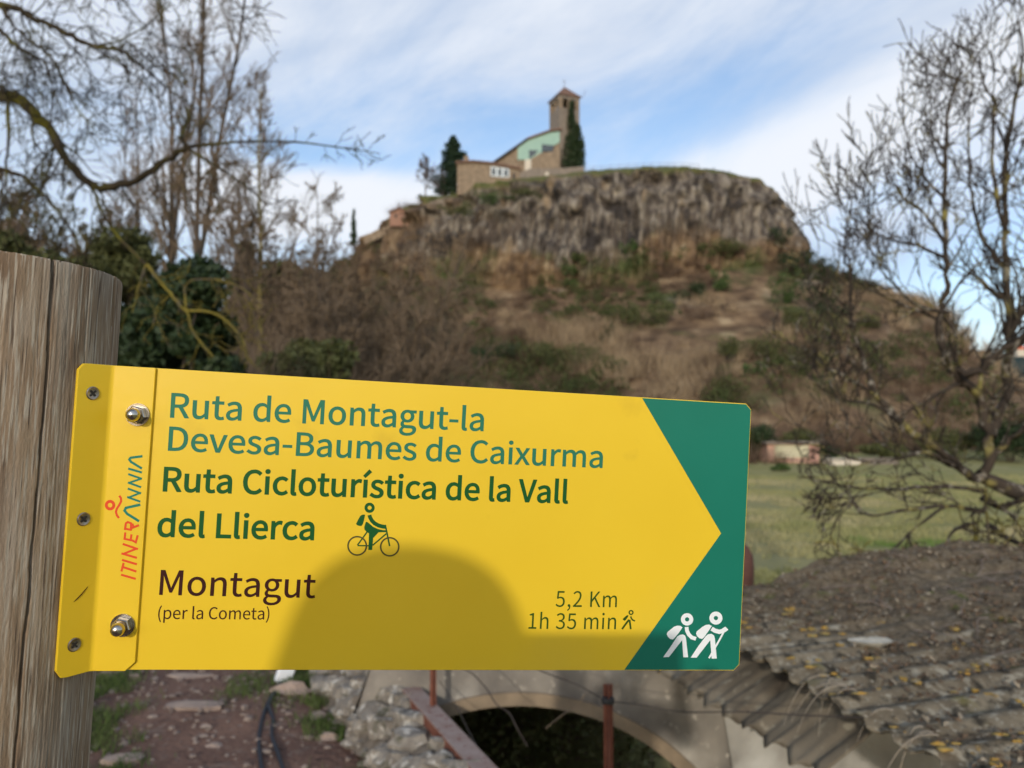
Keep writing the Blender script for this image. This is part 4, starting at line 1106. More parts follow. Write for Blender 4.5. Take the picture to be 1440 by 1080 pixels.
def bare_tree(name, label, foot, height, spread, m, seed, P=None, group=None, trunk_r=None, twigm=None, depth=4, nleader=1, lean=(0, 0, 1), hstart=.25, cat='tree', first=None):
    rng = np.random.default_rng(seed); t = thing(name, label, cat, foot, group); f = np.array(foot, float)
    Pd = dict(kids=[0, 5, 5, 5, 6], ratio=.55, ang=.6, up=.10, wob=.12, rr=.5, rmin=.012, seg=6, thick=.05)
    if P: Pd.update(P)
    tr = trunk_r or height * .018
    Tk = Tubes(); Tb = Tubes()
    for q in range(nleader):
        d = np.array(lean, float) + (rng.normal(size=3) * [spread, spread, 0] if nleader > 1 else 0); d /= np.linalg.norm(d)
        n = 9; pts = [f - [0, 0, .4]]; dd = d.copy()
        for i in range(n):
            dd = dd + rng.normal(size=3) * .05 + [0, 0, .06]; dd /= np.linalg.norm(dd); pts.append(pts[-1] + dd * height / n)
        rad = tr * np.linspace(1, .16, n + 1); Tk.add(pts, rad, 6)
        nb = Pd.get('limbs', 14)
        for j in range(nb):
            h = hstart + (1 - hstart) * (j + rng.random()) / nb; fi = h * n; i = min(int(fi), n - 1); p = pts[i] + (pts[i + 1] - pts[i]) * (fi - i)
            a = rng.uniform(0, 6.28); e = Pd.get('elev', .9) * rng.uniform(.7, 1.2); dv = np.array([math.cos(a) * math.cos(e), math.sin(a) * math.cos(e), math.sin(e)])
            L = height * Pd.get('limb', .33) * (1.15 - h) * rng.uniform(.7, 1.2)
            grow(Tb, rng, p, dv, L, max(rad[i] * .5, .02), depth - 2, Pd)
    Tk.build('trunk', m, t); Tb.build('crown', twigm or m, t); return t


twig_grey = material('grey_twigs', (.15, .125, .12), rough=1, spec=.1)
twig_brown = material('brown_twigs', (.17, .125, .085), rough=1, spec=.1)
twig_olive = material('olive_twigs', (.13, .11, .045), rough=1, spec=.1)
bare_tree('bare_tree', 'small leafless grey tree on the ridge left of the dark fir', tuple(R(599, 290, 180)), 12.5, .2, bark_grey, 5, dict(rmin=.045, kids=[0, 7, 8], limbs=22, limb=.42, elev=.75, ang=.6), twigm=twig_grey, hstart=.3)
bare_tree('bare_tree', 'bushy leafless tree at the foot of the dark fir, beside the house gable', tuple(R(622, 281, 174)), 9, .2, bark_grey, 6, dict(rmin=.035, kids=[0, 6, 8], limbs=20, limb=.42, elev=.8), twigm=twig_grey, hstart=.15)

# ------------------------------------------------------------------ scrub on the slope
rng = np.random.default_rng(77)
rowsel = np.where(rows_p > .8)[0]; col = np.where((sv > s_seen0 - 60) & (sv < s_seen1))[0]
scrub_mats = {}
TB = Tubes(); TG = Tubes(); TP = Tubes()
nb = 11500
ri = rng.choice(rowsel, nb); ci = rng.choice(col, nb)
row2 = np.where((rows_p > .05) & (rows_p < 1.2))[0]; col2 = np.where((sv > s_seen0 - 60) & (sv < d[5] + 4))[0]; ri = np.r_[ri, rng.choice(row2, 1700)]; ci = np.r_[ci, rng.choice(col2, 1700)]
for r_i, c_i in zip(ri, ci):
    p = CRAG[r_i, c_i] + rng.normal(size=3) * [.6, .6, 0]
    t = rows_p[r_i]
    if t < 1 and sv[c_i] > d[5] + 4 and rng.random() < .6: continue
    g = fbm(p[0] * .05, p[2] * .08, 91); k = rng.random()
    if fbm(p[0] * .09 + 4, p[2] * .12, 92) < .40: continue
    L = rng.uniform(.9, 2.9) * (.8 + .5 * (t > 1.6))
    if g > .51 and k < .6:
        TG.tris(leaves(rng, crown_pts(rng, int(34 * L), [(p + [0, 0, L * .35], (L * .7, L * .7, L * .5))], .3), .22))
    elif g < .45 and k < .6 and t > 1.35:
        TP.tris(twig_tris(rng, p, int(22 * L), L * 1.25, .65, .04, 1.3))
    else:
        TB.tris(twig_tris(rng, p, int(18 * L + 5), L * 1.25, .8, .03, .9))
scrub_brown = material('leafless_scrub', (.15, .098, .064), rough=1, var=(.09, .062, .044), scale=.12, spec=.05, layers=[((.21, .15, .10), .35, .52, .66)])
scrub_green = material('green_scrub', (.045, .062, .020), rough=.8, var=(.085, .095, .035), scale=.2, spec=.15)
cane = material('dry_cane', (.38, .285, .18), rough=1, var=(.27, .195, .12), scale=.3, spec=.05)
tag(TB.build('brown_scrub', scrub_brown, smooth=False), 'leafless brown scrub covering the slope beneath the cliff', kind='stuff')
tag(TG.build('green_scrub', scrub_green, smooth=False), 'low green brambles scattered over the slope', kind='stuff')
tag(TP.build('dry_canes', cane, smooth=False), 'pale dry canes standing low on the slope', kind='stuff')

bush_dark = material('dark_evergreen_leaves', (.018, .034, .012), rough=.6, var=(.036, .055, .020), scale=.9, spec=.25)
bush_mid = material('mid_green_leaves', (.040, .078, .018), rough=.6, var=(.07, .105, .03), scale=.9, spec=.25)
bush_olive = material('olive_leaves', (.06, .068, .022), rough=.7, var=(.09, .095, .035), scale=.9, spec=.2)
SHRUBS = [   # px, py of the middle, width in px, height in px, leaf colour, words
    (795, 390, 48, 30, 1, 'bright green bush in the middle of the slope below the columns'),
    (810, 369, 26, 22, 2, 'small olive bush tucked under the basalt columns left of centre'),
    (853, 470, 22, 30, 0, 'small dark round bush standing alone mid slope'),
    (968, 408, 46, 26, 0, 'dark green bush halfway up under the right part of the cliff'),
    (1018, 395, 30, 30, 1, 'green bush just below the cliff foot towards the right'),
    (1092, 344, 34, 26, 0, 'dark bush clinging to the cliff foot near its right end'),
    (1118, 372, 50, 34, 0, 'dark evergreen thicket on the shoulder where the cliff ends'),
    (1152, 378, 46, 30, 0, 'dark evergreen on the right shoulder, second from the cliff end'),
    (1186, 386, 42, 26, 0, 'dark evergreen on the right shoulder, third from the cliff end'),
    (1222, 402, 36, 22, 2, 'olive bush at the outer end of the right shoulder skyline'),
    (1105, 408, 38, 42, 1, 'tall green bush below the shoulder thicket'),
    (1165, 425, 60, 44, 0, 'wide dark bush mass on the right flank of the crag'),
    (1120, 447, 44, 30, 2, 'olive bush lower down on the right flank'),
    (905, 445, 60, 34, 2, 'olive scrubby bush right of the lone dark bush'),
    (760, 505, 110, 46, 2, 'broad olive thicket above the middle of the yellow sign'),
    (690, 505, 60, 40, 0, 'dark thicket above the sign, left of the broad olive one'),
    (840, 520, 60, 36, 2, 'olive bush above the sign right of the broad thicket'),
    (1062, 520, 34, 22, 1, 'small green bush low on the slope above the green arrow tip'),
    (1040, 490, 70, 34, 2, 'olive bush above the green arrow tip, higher of two'),
    (600, 480, 60, 60, 0, 'dark bush at the left foot of the slope beside the bare trees'),
    (640, 300, 40, 18, 2, 'olive bush on the broken rock below the cliff house'),
    (700, 278, 60, 16, 1, 'green bushes hanging over the rim below the terrace wall'),
    (745, 268, 40, 14, 2, 'olive bush on the rim under the church terrace'),
    (560, 400, 50, 40, 2, 'olive bush on the left slope beneath the broken rocks'),
    (1225, 452, 44, 26, 2, 'olive bush above the ochre rock at the right end'),
    (880, 355, 26, 18, 1, 'green tuft of bush growing at the base of the columns'),
    (1010, 350, 60, 24, 2, 'reddish olive bush at the cliff base right of centre'),
]
for i, (px, py, w, h, kind, lab) in enumerate(SHRUBS):
    p = crag_hit(px, py + h * .35); s = 1.22 * p[1] / F_PX; rng = np.random.default_rng(200 + i); ww, hh = w * s, h * s
    lum = []
    for k in range(9):
        lum.append((p + [rng.uniform(-.42, .42) * ww, rng.uniform(-.3, .3) * ww, hh * rng.uniform(.12, .75)], (ww * rng.uniform(.14, .28), ww * rng.uniform(.14, .28), hh * rng.uniform(.2, .34))))
    T = Tubes(); T.tris(leaves(rng, crown_pts(rng, int(min(2600, 60 + 34 * ww * hh)), lum, .35), .19))
    o = T.build('hillside_bush', (bush_dark, bush_mid, bush_olive)[kind], base=p, smooth=False); tag(o, lab, 'bush', 'bushes on the slope of the crag')

# ------------------------------------------------------------------ trees on the left
def limb(T, rng, px_path, w0, w1, kids, P, depth=2, L=.8, kr=.45, sides=6, f0=.1):
    """a limb drawn through photo points with widths in photo pixels, and twigs grown from it"""
    pts = path_pts(px_path, 5); n = len(pts); dist = pts[:, 1]; w = w0 + (w1 - w0) * np.linspace(0, 1, n) ** .8
    rad = np.maximum(w / 2 * dist / F_PX, .0022); pts = pts + rng.normal(size=pts.shape) * rad[:, None] * .35
    T.add(pts, rad * (1 + .12 * rng.normal(size=n)), sides)
    for j in range(kids):
        i = int(rng.uniform(f0, .98) * (n - 1)); d = pts[min(i + 1, n - 1)] - pts[max(i - 1, 0)]; d /= np.linalg.norm(d) + 1e-9
        s = rand_dirs(rng, 1)[0]; s = s - d * s.dot(d); s /= np.linalg.norm(s); a = P.get('ang0', .9) * rng.uniform(.6, 1.3)
        nd = d * math.cos(a) + s * math.sin(a) + np.array(P.get('pull0', (0, 0, 0)))
        grow(T, rng, pts[i], nd, L * rng.uniform(.4, 1.2), max(rad[i] * kr, .003), depth, P)
    return pts


bark_moss = material('mossy_dark_bark', (.055, .043, .028), rough=.95, var=(.035, .028, .02), scale=14, spec=.1, layers=[((.12, .11, .02), 3.2, .50, .66), ((.18, .15, .11), 9, .62, .74)])
bark_moss2 = material('yellow_lichen_bark', (.13, .105, .028), rough=.95, var=(.19, .155, .03), scale=9, spec=.1, layers=[((.12, .095, .07), 5, .50, .66)])
rng = np.random.default_rng(11)
fz = float(ground_z(-6.4, 7.4)); ot = thing('overhanging_tree', 'bare mossy tree reaching in from the left edge with a dipping limb and hanging twigs', 'tree', (-6.4, 7.4, fz))
T = Tubes()
T.add(np.array([(-6.5, 7.5, fz - .4), (-6.45, 7.5, 1.2), (-6.3, 7.45, 3.0), (-6.1, 7.4, 4.6), (-5.9, 7.4, 6.5), (-5.6, 7.5, 8.5)]), [.26, .20, .17, .15, .11, .05], 10)
T.build('trunk', bark_moss, ot)
H = dict(kids=[0, 3, 4], ratio=.62, ang=.8, up=-.02, tipup=-1.5, wob=.24, rr=.62, rmin=.0032, seg=7, thick=.02, pull=(0, 0, -.20), pull0=(0.1, 0, -.55), ang0=1.1, tip=.4)
T = Tubes()
limb(T, rng, [(-240, 330, 7.4), (-120, 190, 7.2), (0, 133, 7), (58, 170, 7), (92, 222, 7), (130, 262, 7), (180, 258, 7), (225, 233, 6.9), (262, 207, 6.8)], 22, 7, 16, H, 2, .8, .3, f0=.3)
T.build('dipping_limb', bark_moss, ot)
T = Tubes()
limb(T, rng, [(262, 207, 6.8), (330, 200, 6.7), (400, 199, 6.6), (470, 206, 6.5), (535, 216, 6.4)], 5.5, 1.2, 16, dict(H, pull0=(.1, 0, .05), pull=(.05, 0, 0), up=.02, tipup=0), 1, .26, .4)
limb(T, rng, [(262, 207, 6.8), (255, 186, 6.75), (266, 166, 6.7), (262, 150, 6.7)], 6, 2.5, 3, H, 1, .4, .4)
limb(T, rng, [(262, 207, 6.8), (300, 232, 6.7), (345, 262, 6.6), (378, 290, 6.5)], 5, 2, 14, dict(H, pull0=(.3, 0, -.1)), 1, .5, .4)
limb(T, rng, [(130, 262, 7), (146, 300, 7), (166, 332, 6.95), (206, 372, 6.9)], 5, 4, 6, H, 1, .5, .4)
limb(T, rng, [(-100, 220, 7.2), (-20, 236, 7.1), (25, 244, 7), (48, 262, 7), (78, 292, 6.9), (100, 325, 6.8), (112, 350, 6.7)], 9, 3, 14, H, 2, .5, .35)
limb(T, rng, [(-60, 90, 7.1), (0, 120, 6.9), (12, 180, 6.8), (8, 240, 6.7), (14, 300, 6.6)], 8, 2, 12, H, 2, .5, .35)
T.build('side_branches', bark_moss, ot)
T = Tubes()
limb(T, rng, [(-230, 60, 7.3), (-100, 10, 7.0), (0, 6, 6.8), (50, 27, 6.8), (100, 52, 6.7), (130, 64, 6.7), (170, 72, 6.6), (210, 103, 6.6), (236, 124, 6.5), (262, 142, 6.5)], 12, 2, 30, H, 2, .75, .35, f0=.25)
limb(T, rng, [(0, 8, 6.8), (30, 48, 6.7), (66, 74, 6.7), (88, 108, 6.6), (108, 152, 6.6), (140, 190, 6.5)], 6, 1.6, 24, H, 2, .6, .4)
limb(T, rng, [(-120, -60, 7.0), (0, 42, 6.9), (26, 68, 6.8), (62, 88, 6.7), (74, 130, 6.6), (70, 180, 6.5)], 8, 1.6, 24, H, 2, .6, .35, f0=.3)
limb(T, rng, [(-60, -120, 7.0), (60, -60, 6.8), (150, -20, 6.7), (230, -10, 6.6), (300, -30, 6.5)], 8, 2, 26, H, 2, .75, .35)
limb(T, rng, [(130, 64, 6.7), (160, 60, 6.7), (200, 40, 6.7), (240, 6, 6.7)], 3.5, 1.5, 8, H, 1, .5, .4)
limb(T, rng, [(170, 72, 6.6), (178, 60, 6.6), (205, 80, 6.6), (250, 118, 6.5)], 3, 1.5, 10, H, 1, .5, .4)
T.build('upper_limb', bark_moss, ot)
T = Tubes()
LY = dict(kids=[0, 3, 4], ratio=.62, ang=.7, up=-.02, wob=.22, rr=.62, rmin=.0035, seg=6, thick=.02, pull=(.25, 0, -.15), pull0=(.35, 0, -.2), ang0=.9)
limb(T, rng, [(206, 372, 6.9), (240, 414, 6.8), (262, 438, 6.7), (272, 468, 6.6), (300, 502, 6.5)], 5, 2, 9, LY, 1, .45, .5)
limb(T, rng, [(262, 438, 6.7), (300, 440, 6.6), (330, 462, 6.5), (345, 486, 6.4)], 4.5, 1.6, 9, LY, 1, .45, .5)
limb(T, rng, [(240, 414, 6.8), (222, 432, 6.8), (214, 462, 6.7)], 3, 1.3, 5, LY, 1, .4, .5)
limb(T, rng, [(262, 438, 6.7), (262, 400, 6.7), (290, 392, 6.6), (330, 400, 6.5), (372, 430, 6.4)], 3.5, 1.2, 9, LY, 1, .4, .5)
limb(T, rng, [(206, 372, 6.9), (196, 400, 6.8), (186, 440, 6.7)], 3, 1.2, 7, LY, 1, .4, .5)
T.build('lichened_branches', bark_moss2, ot)


def gz(px, Y): x = (px - 720) / F_PX * Y; return (x, Y, float(ground_z(x, Y)))


olive_bark = material('yellow_green_bark', (.32, .265, .09), rough=.95, var=(.22, .175, .08), scale=1.2, stretch=(1, 1, .3), spec=.1)  # yellow green bark, albedo raised so the trunk looks more lit
GP = 'slender bare poplars on the left'
PQ = dict(limbs=34, limb=.17, elev=1.12, kids=[0, 5, 6], rmin=.011, up=.12, tipup=.6, wob=.14, ang=.55, ratio=.55)
for i, (px, Y_, h, lab, lx_) in enumerate([(222, 40, 23, 'slender bare poplar, leftmost of the tall thin trunks against the sky', .0), (240, 38, 26, 'slender bare poplar, second from the left of the tall thin trunks', -.01), (257, 37, 27, 'slender bare poplar, third of the tall thin trunks, straightest', .0),
                                         (268, 36, 29, 'slender bare poplar, rightmost of the tall thin trunks, leaning right', .022), (186, 44, 19, 'smaller bare poplar left of the row of tall thin trunks', .0), (160, 46, 17, 'thin bare poplar farthest left behind the hanging twigs', .01), (318, 46, 17, 'thin bare poplar between the tall trunks and the yellowish tree', 0.0)]):
    x, y, z = gz(px, Y_); bare_tree('poplar_tree', lab, (x, y, z), h, .1, bark_brown, 30 + i, PQ, GP, trunk_r=.17 if i < 4 else .10, twigm=twig_brown, lean=(lx_, 0, 1), hstart=.22)
x, y, z = gz(363, 30)
bare_tree('yellowish_tree', 'bare tree with a straight sunlit yellow green trunk and rounded crown of fine twigs', (x, y, z), 16.5, .1, olive_bark, 51, dict(limbs=40, limb=.27, elev=.80, kids=[0, 6, 7], rmin=.010, ratio=.55, ang=.6, up=.07), trunk_r=.15, twigm=twig_brown, lean=(.012, 0, 1), hstart=.40)
# spreading many-stemmed trees left of the slope
SP_ = dict(limbs=16, limb=.36, elev=.75, kids=[0, 6, 8], rmin=.016, ratio=.58, ang=.6, up=.05, wob=.16)
for i, (px, Y_, h, lab, nl) in enumerate([(440, 31, 13.5, 'spreading bare tree of several dark stems left of the slope foot', 5), (482, 28, 9.4, 'low spreading bare tree with stems fanning right, just above the sign', 6), (540, 46, 13.5, 'bare brown tree overlapping the left foot of the slope', 4),
                                          (405, 40, 15, 'bare tree behind the many stemmed one, right of the yellowish trunk', 3), (500, 60, 17, 'bare brown tree beneath the small salmon house', 4), (452, 58, 18.5, 'far bare tree on the skyline left of the small salmon house', 3),
    (585, 66, 16.5, 'bare brown tree low in front of the left end of the cliff', 4), (622, 58, 12.5, 'low bare tree in front of the slope, right of the one before the cliff end', 4), (560, 60, 15, 'bare brown tree just right of the far tree below the salmon house', 4), (520, 52, 13, 'bare brown tree close behind the low fanning tree', 4)]):
    x, y, z = gz(px, Y_); bare_tree('spreading_tree', lab, (x, y, z), h, .42, bark_brown, 60 + i, SP_, 'spreading bare trees left of the crag', trunk_r=h * .0085, twigm=twig_brown, nleader=nl, hstart=.3)
# wood on the left bank
WB = dict(limbs=16, limb=.33, elev=.8, kids=[0, 7, 9], rmin=.017, ratio=.58, ang=.65, up=.06, wob=.18)
WL_ = [(-60, 40, 9.5), (15, 44, 9.4), (62, 41, 8.6), (104, 46, 9.5), (148, 43, 8.0), (200, 50, 9.5), (30, 34, 6.5), (90, 33, 6.0), (140, 34, 5.8), (300, 52, 10), (345, 56, 9), (-20, 30, 7.5)]
WN = ['outermost left', 'left of the dipping limb', 'under the dipping limb start', 'under the lowest bend of the dipping limb', 'right of the bend of the dipping limb', 'behind the tall thin poplars', 'low, just above the wooden post', 'low, above the post edge', 'low, right of the post top', 'right of the tall thin poplars', 'behind the yellowish trunk', 'nearest, at the left frame edge']
for i, (px, Y_, h) in enumerate(WL_):
    x, y, z = gz(px, Y_); bare_tree('bushy_tree', 'dense brown leafless tree in the left wood, ' + WN[i], (x, y, z), h, .35, bark_brown, 80 + i, WB, 'dense bare trees of the wood at the left', trunk_r=.10, twigm=(twig_brown, twig_olive, twig_brown)[i % 3], nleader=3, hstart=.12)


def leaf_bush(name, label, foot, lumps, n, leaf, m, seed, cat='bush', group=None, stems=14, core=None):
    rng = np.random.default_rng(seed); t = thing(name, label, cat, foot, group); f = np.array(foot)
    lm = [(f + np.array(c), r) for c, r in lumps]
    T = Tubes(); T.tris(leaves(rng, crown_pts(rng, n, lm, .35), leaf)); T.build('foliage', m, t, smooth=False)
    T = Tubes()
    for k in range(stems):
        c, r = lm[rng.integers(len(lm))]; q = c + rng.normal(size=3) * .25 * np.mean(r); mid = (f + q) / 2 + rng.normal(size=3) * .25; T.add(path3([f + rng.normal(size=3) * [.25, .25, 0], mid, q]), np.linspace(.04, .01, 9), 4)
    T.build('stems', bark_brown, t); return t


def path3(p):
    p = [np.asarray(v, float) for v in p]; return np.array([(1 - t) ** 2 * p[0] + 2 * t * (1 - t) * p[1] + t * t * p[2] for t in np.linspace(0, 1, 9)])


def lumps_px(boxes, Y, foot, rng, k=5):
    out = []
    for (x0, y0, x1, y1) in boxes:
        for _ in range(k):
            c = R(rng.uniform(x0, x1), rng.uniform(y0, y1), Y + rng.uniform(-1.2, 1.2)); r = min(x1 - x0, y1 - y0) * Y / F_PX * rng.uniform(.28, .5)
            out.append((np.array(c) - foot, (r, r, r * .8)))
    return out


rl = np.random.default_rng(5)
f = np.array(gz(245, 15)); leaf_bush('ivy_thicket', 'large dark evergreen thicket between the wooden post and the yellowish tree', tuple(f), lumps_px([(170, 400, 240, 520), (215, 372, 300, 470), (235, 440, 320, 545), (180, 480, 300, 560), (165, 560, 320, 660), (165, 660, 320, 760)], 15, f, rl, 9), 44000, .075, bush_dark, 301, stems=40)
f = np.array(gz(425, 22)); leaf_bush('laurel_bush', 'grey green bush low above the sign under the many stemmed tree', tuple(f), lumps_px([(378, 492, 480, 560), (400, 480, 450, 540), (380, 560, 480, 660)], 22, f, rl, 7), 9500, .10, bush_olive, 302)
f = np.array(gz(342, 62)); conifer('olive_cypress', 'broad olive coloured conical evergreen on the skyline left of the yellowish trunk', tuple(f), R(342, 334, 62).z - f[2], 8.5, bush_olive, 9000, 303, leafsize=.30)
f = np.array(gz(400, 70)); leaf_bush('round_evergreen', 'round olive evergreen on the skyline right of the yellowish trunk', tuple(f), lumps_px([(378, 372, 418, 440), (365, 390, 430, 470)], 70, f, rl, 16), 7000, .28, bush_olive, 304, cat='tree')
p = crag_hit(490, 352); conifer('cypress_tree', 'thin dark cypress standing on the left ridge below the salmon house', tuple(p), 9.5, 2.0, bush_dark, 2400, 9, leafsize=.24)
f = np.array(gz(170, 30)); leaf_bush('holm_oak', 'dark evergreen tree at the right edge of the left wood', tuple(f), lumps_px([(150, 330, 205, 420), (130, 365, 170, 420), (175, 360, 215, 430)], 30, f, rl, 14), 8000, .11, bush_olive, 305, cat='tree')
f = np.array(gz(30, 27)); leaf_bush('bramble_bush', 'dark green brambles low in the left wood behind the post top', tuple(f), lumps_px([(-30, 340, 60, 400), (60, 350, 130, 420)], 27, f, rl, 7), 5000, .11, bush_olive, 306)

# scrub between the path and the slope, and along the far side of the meadow
def scrub_band(name, label, boxes, m, seed, n, L0, spread=.8, w=.012, up=.9, per=30):
    rng = np.random.default_rng(seed); T = Tubes()
    for _ in range(n):
        x0, x1, y0, y1 = boxes[rng.integers(len(boxes))]; Yd = rng.uniform(y0, y1); x = (rng.uniform(x0, x1) - 720) / F_PX * Yd
        z = float(ground_z(x, Yd)); T.tris(twig_tris(rng, (x, Yd, z), per, L0 * rng.uniform(.5, 1.2), spread, w, up))
    tag(T.build(name, m, smooth=False), label, kind='stuff')


scrub_band('bramble_scrub', 'tangled leafless scrub under the bare trees left of the crag', [(150, 460, 17, 26), (300, 620, 26, 50)], twig_brown, 401, 520, 3.6, .7, .012, 1.0, 60)
scrub_band('hedge_scrub', 'brown leafless scrub at the foot of the crag beyond the meadow', [(560, 1500, 74, 90), (300, 1100, 62, 86)], scrub_brown, 402, 1300, 3.4, .8, .03, 1.0, 42)
scrub_band('pale_undergrowth', 'pale dry undergrowth beneath the left trees', [(120, 560, 22, 44), (-80, 200, 24, 44)], cane, 403, 420, 1.6, .8, .012, 1.0, 36)

# ------------------------------------------------------------------ tree on the right
rng = np.random.default_rng(21)
fx, fy_ = (1560 - 720) / F_PX * 6.1, 6.1; fz = float(ground_z(fx, fy_))
rt = thing('fruit_tree', 'gnarled bare fruit tree with lichened twisting branches at the right edge behind the roof', 'tree', (fx, fy_, fz))
bark_l = material('lichened_fruit_bark', (.065, .05, .038), rough=.95, var=(.04, .032, .026), scale=11, spec=.1, layers=[((.24, .205, .07), 5.5, .56, .68), ((.30, .27, .22), 13, .57, .70)])
T = Tubes(); T.add(path_pts([(1560, 1150, 6.2), (1556, 960, 6.1), (1535, 800, 5.9), (1480, 712, 5.75), (1425, 690, 5.7), (1384, 672, 5.7)], 5), np.linspace(.12, .045, 26), 9); T.build('trunk', bark_l, rt)
U = dict(kids=[0, 3, 4, 4], ratio=.68, ang=.8, up=.10, tipup=.8, wob=.16, rr=.62, rmin=.0036, seg=7, thick=.012, pull=(0, 0, .12), ang0=.85, pull0=(0, 0, .15), sides=5, tip=.3)
LIMBS = [
    ('limb', [(1384, 655, 5.7), (1376, 676, 5.65), (1330, 640, 5.5), (1276, 602, 5.4), (1235, 558, 5.3), (1221, 528, 5.3), (1208, 487, 5.3), (1198, 454, 5.3), (1195, 380, 5.3), (1187, 364, 5.3), (1191, 316, 5.3), (1198, 287, 5.3)], 11, 1.6, 22),
    ('limb', [(1384, 672, 5.7), (1391, 620, 5.7), (1378, 560, 5.7), (1339, 521, 5.65), (1322, 460, 5.6), (1332, 400, 5.6), (1330, 330, 5.6), (1329, 242, 5.6), (1332, 168, 5.6), (1345, 118, 5.6), (1354, 87, 5.6)], 14, 2, 32),
    ('limb', [(1339, 521, 5.65), (1376, 522, 5.5), (1402, 498, 5.4), (1440, 472, 5.3), (1500, 420, 5.2), (1540, 340, 5.2)], 10, 4, 12),
    ('limb', [(1391, 610, 5.7), (1412, 560, 5.8), (1418, 480, 5.8), (1415, 400, 5.8), (1413, 257, 5.8), (1424, 157, 5.8), (1439, 75, 5.8), (1431, 28, 5.8)], 13, 2, 30),
    ('branch', [(1414, 330, 5.8), (1396, 240, 5.7), (1398, 150, 5.7), (1384, 120, 5.7), (1376, 79, 5.7)], 6, 1.5, 14),
    ('branch', [(1335, 290, 5.6), (1302, 250, 5.5), (1285, 225, 5.5), (1273, 200, 5.4)], 4.5, 1.4, 9),
    ('branch', [(1330, 345, 5.6), (1298, 298, 5.5), (1265, 272, 5.4), (1243, 227, 5.4)], 5, 1.4, 12),
    ('branch', [(1335, 368, 5.6), (1300, 348, 5.5), (1258, 338, 5.4), (1224, 324, 5.4), (1206, 294, 5.3)], 4.5, 1.4, 12),
    ('branch', [(1334, 440, 5.6), (1290, 430, 5.5), (1262, 405, 5.4), (1240, 380, 5.3), (1234, 350, 5.3)], 5, 1.4, 12),
    ('branch', [(1418, 480, 5.8), (1450, 400, 5.8), (1470, 300, 5.8), (1476, 200, 5.8)], 9, 2, 20),
    ('branch', [(1414, 380, 5.8), (1380, 330, 5.9), (1366, 270, 5.9), (1362, 200, 5.9), (1364, 130, 5.9)], 6, 1.4, 16),
    ('branch', [(1235, 558, 5.3), (1190, 530, 5.2), (1150, 510, 5.2), (1130, 480, 5.1)], 5, 1.4, 14),
    ('branch', [(1276, 602, 5.4), (1230, 570, 5.2), (1180, 560, 5.1), (1135, 530, 5.0)], 5, 1.4, 12),
    ('branch', [(1376, 676, 5.65), (1340, 655, 5.5), (1302, 636, 5.4), (1250, 648, 5.3), (1202, 647, 5.2), (1154, 628, 5.1), (1080, 619, 5.0)], 6, 1.5, 18),
    ('low_branch', [(1384, 690, 5.7), (1321, 684, 5.5), (1260, 688, 5.3), (1198, 685, 5.2), (1165, 676, 5.1)], 6, 1.5, 16),
    ('low_branch', [(1384, 720, 5.7), (1330, 712, 5.5), (1265, 719, 5.3), (1217, 724, 5.2), (1190, 700, 5.1), (1142, 702, 5.0)], 5.5, 1.4, 16),
    ('low_branch', [(1370, 735, 5.6), (1337, 750, 5.4), (1332, 790, 5.3)], 5, 2, 9),
    ('low_branch', [(1384, 700, 5.7), (1410, 712, 5.5), (1450, 700, 5.3), (1500, 705, 5.2)], 9, 4, 9),
    ('low_branch', [(1391, 640, 5.7), (1430, 610, 5.6), (1460, 570, 5.5), (1490, 540, 5.4)], 8, 3, 14),
    ('low_branch', [(1388, 735, 5.7), (1420, 760, 5.4), (1450, 770, 5.2), (1480, 800, 5.0)], 7, 3, 12),
    ('low_branch', [(1330, 712, 5.5), (1290, 740, 5.3), (1258, 770, 5.1), (1235, 790, 5.0)], 4, 1.2, 12),
]
for nm, pth, w0, w1, k in LIMBS:
    T = Tubes(); low = nm == 'low_branch'
    PU = dict(U, pull0=(-.15, 0, -.12), pull=(-.05, 0, -.02), up=-.01, tipup=0) if low else U
    limb(T, rng, pth, w0 * 1.25, w1 * 1.2, int(k * (.62 if low or (pth[-1][0] < 1220 and pth[-1][1] > 400) else .85)), PU, 2, .58 if not low else .50, .5, f0=.15); T.build(nm, bark_l, rt)
T = Tubes(); LY2 = dict(LY, pull=(0, 0, -.2), pull0=(0, -.1, -.3), rmin=.0045)
for pth in ([(1385, 690, 5.7), (1392, 756, 5.2), (1423, 809, 4.9), (1432, 841, 4.6), (1415, 897, 4.3)], [(1370, 735, 5.6), (1372, 780, 5.2), (1366, 830, 4.9), (1374, 860, 4.7)], [(1340, 760, 5.3), (1324, 800, 5.1), (1300, 850, 4.8)], [(1235, 790, 5.0), (1210, 800, 4.8), (1200, 830, 4.6)], [(1400, 760, 5.3), (1360, 790, 5.0), (1330, 830, 4.7), (1300, 862, 4.6)]):
    limb(T, rng, pth, 5, 2.2, 11, LY2, 1, .38, .6)
T.build('hanging_lichened_twigs', bark_moss2, rt)

# ------------------------------------------------------------------ shed roof of corrugated sheets
fibro = material('old_fibre_cement', (.235, .195, .135), rough=.95, var=(.12, .095, .065), scale=9, detail=10, bump=.7, bump_scale=60, bdist=.006, spec=.1,
                 layers=[((.31, .28, .215), 24, .55, .66), ((.34, .20, .04), 14, .68, .74), ((.045, .038, .028), 16, .54, .66), ((.17, .15, .05), 6, .60, .76), ((.30, .27, .21), 70, .60, .68)])
E0 = Vector((.84, 4.12, CAMZ - .90)); UU = Vector((.986, .168, .072)).normalized(); VV = Vector((.168, -.986, 0)).normalized(); NN = UU.cross(VV); NN = NN if NN.z > 0 else -NN
PITCH_C = .150; AMP = .015


def corr(v): return AMP * math.cos(2 * math.pi * v / PITCH_C)


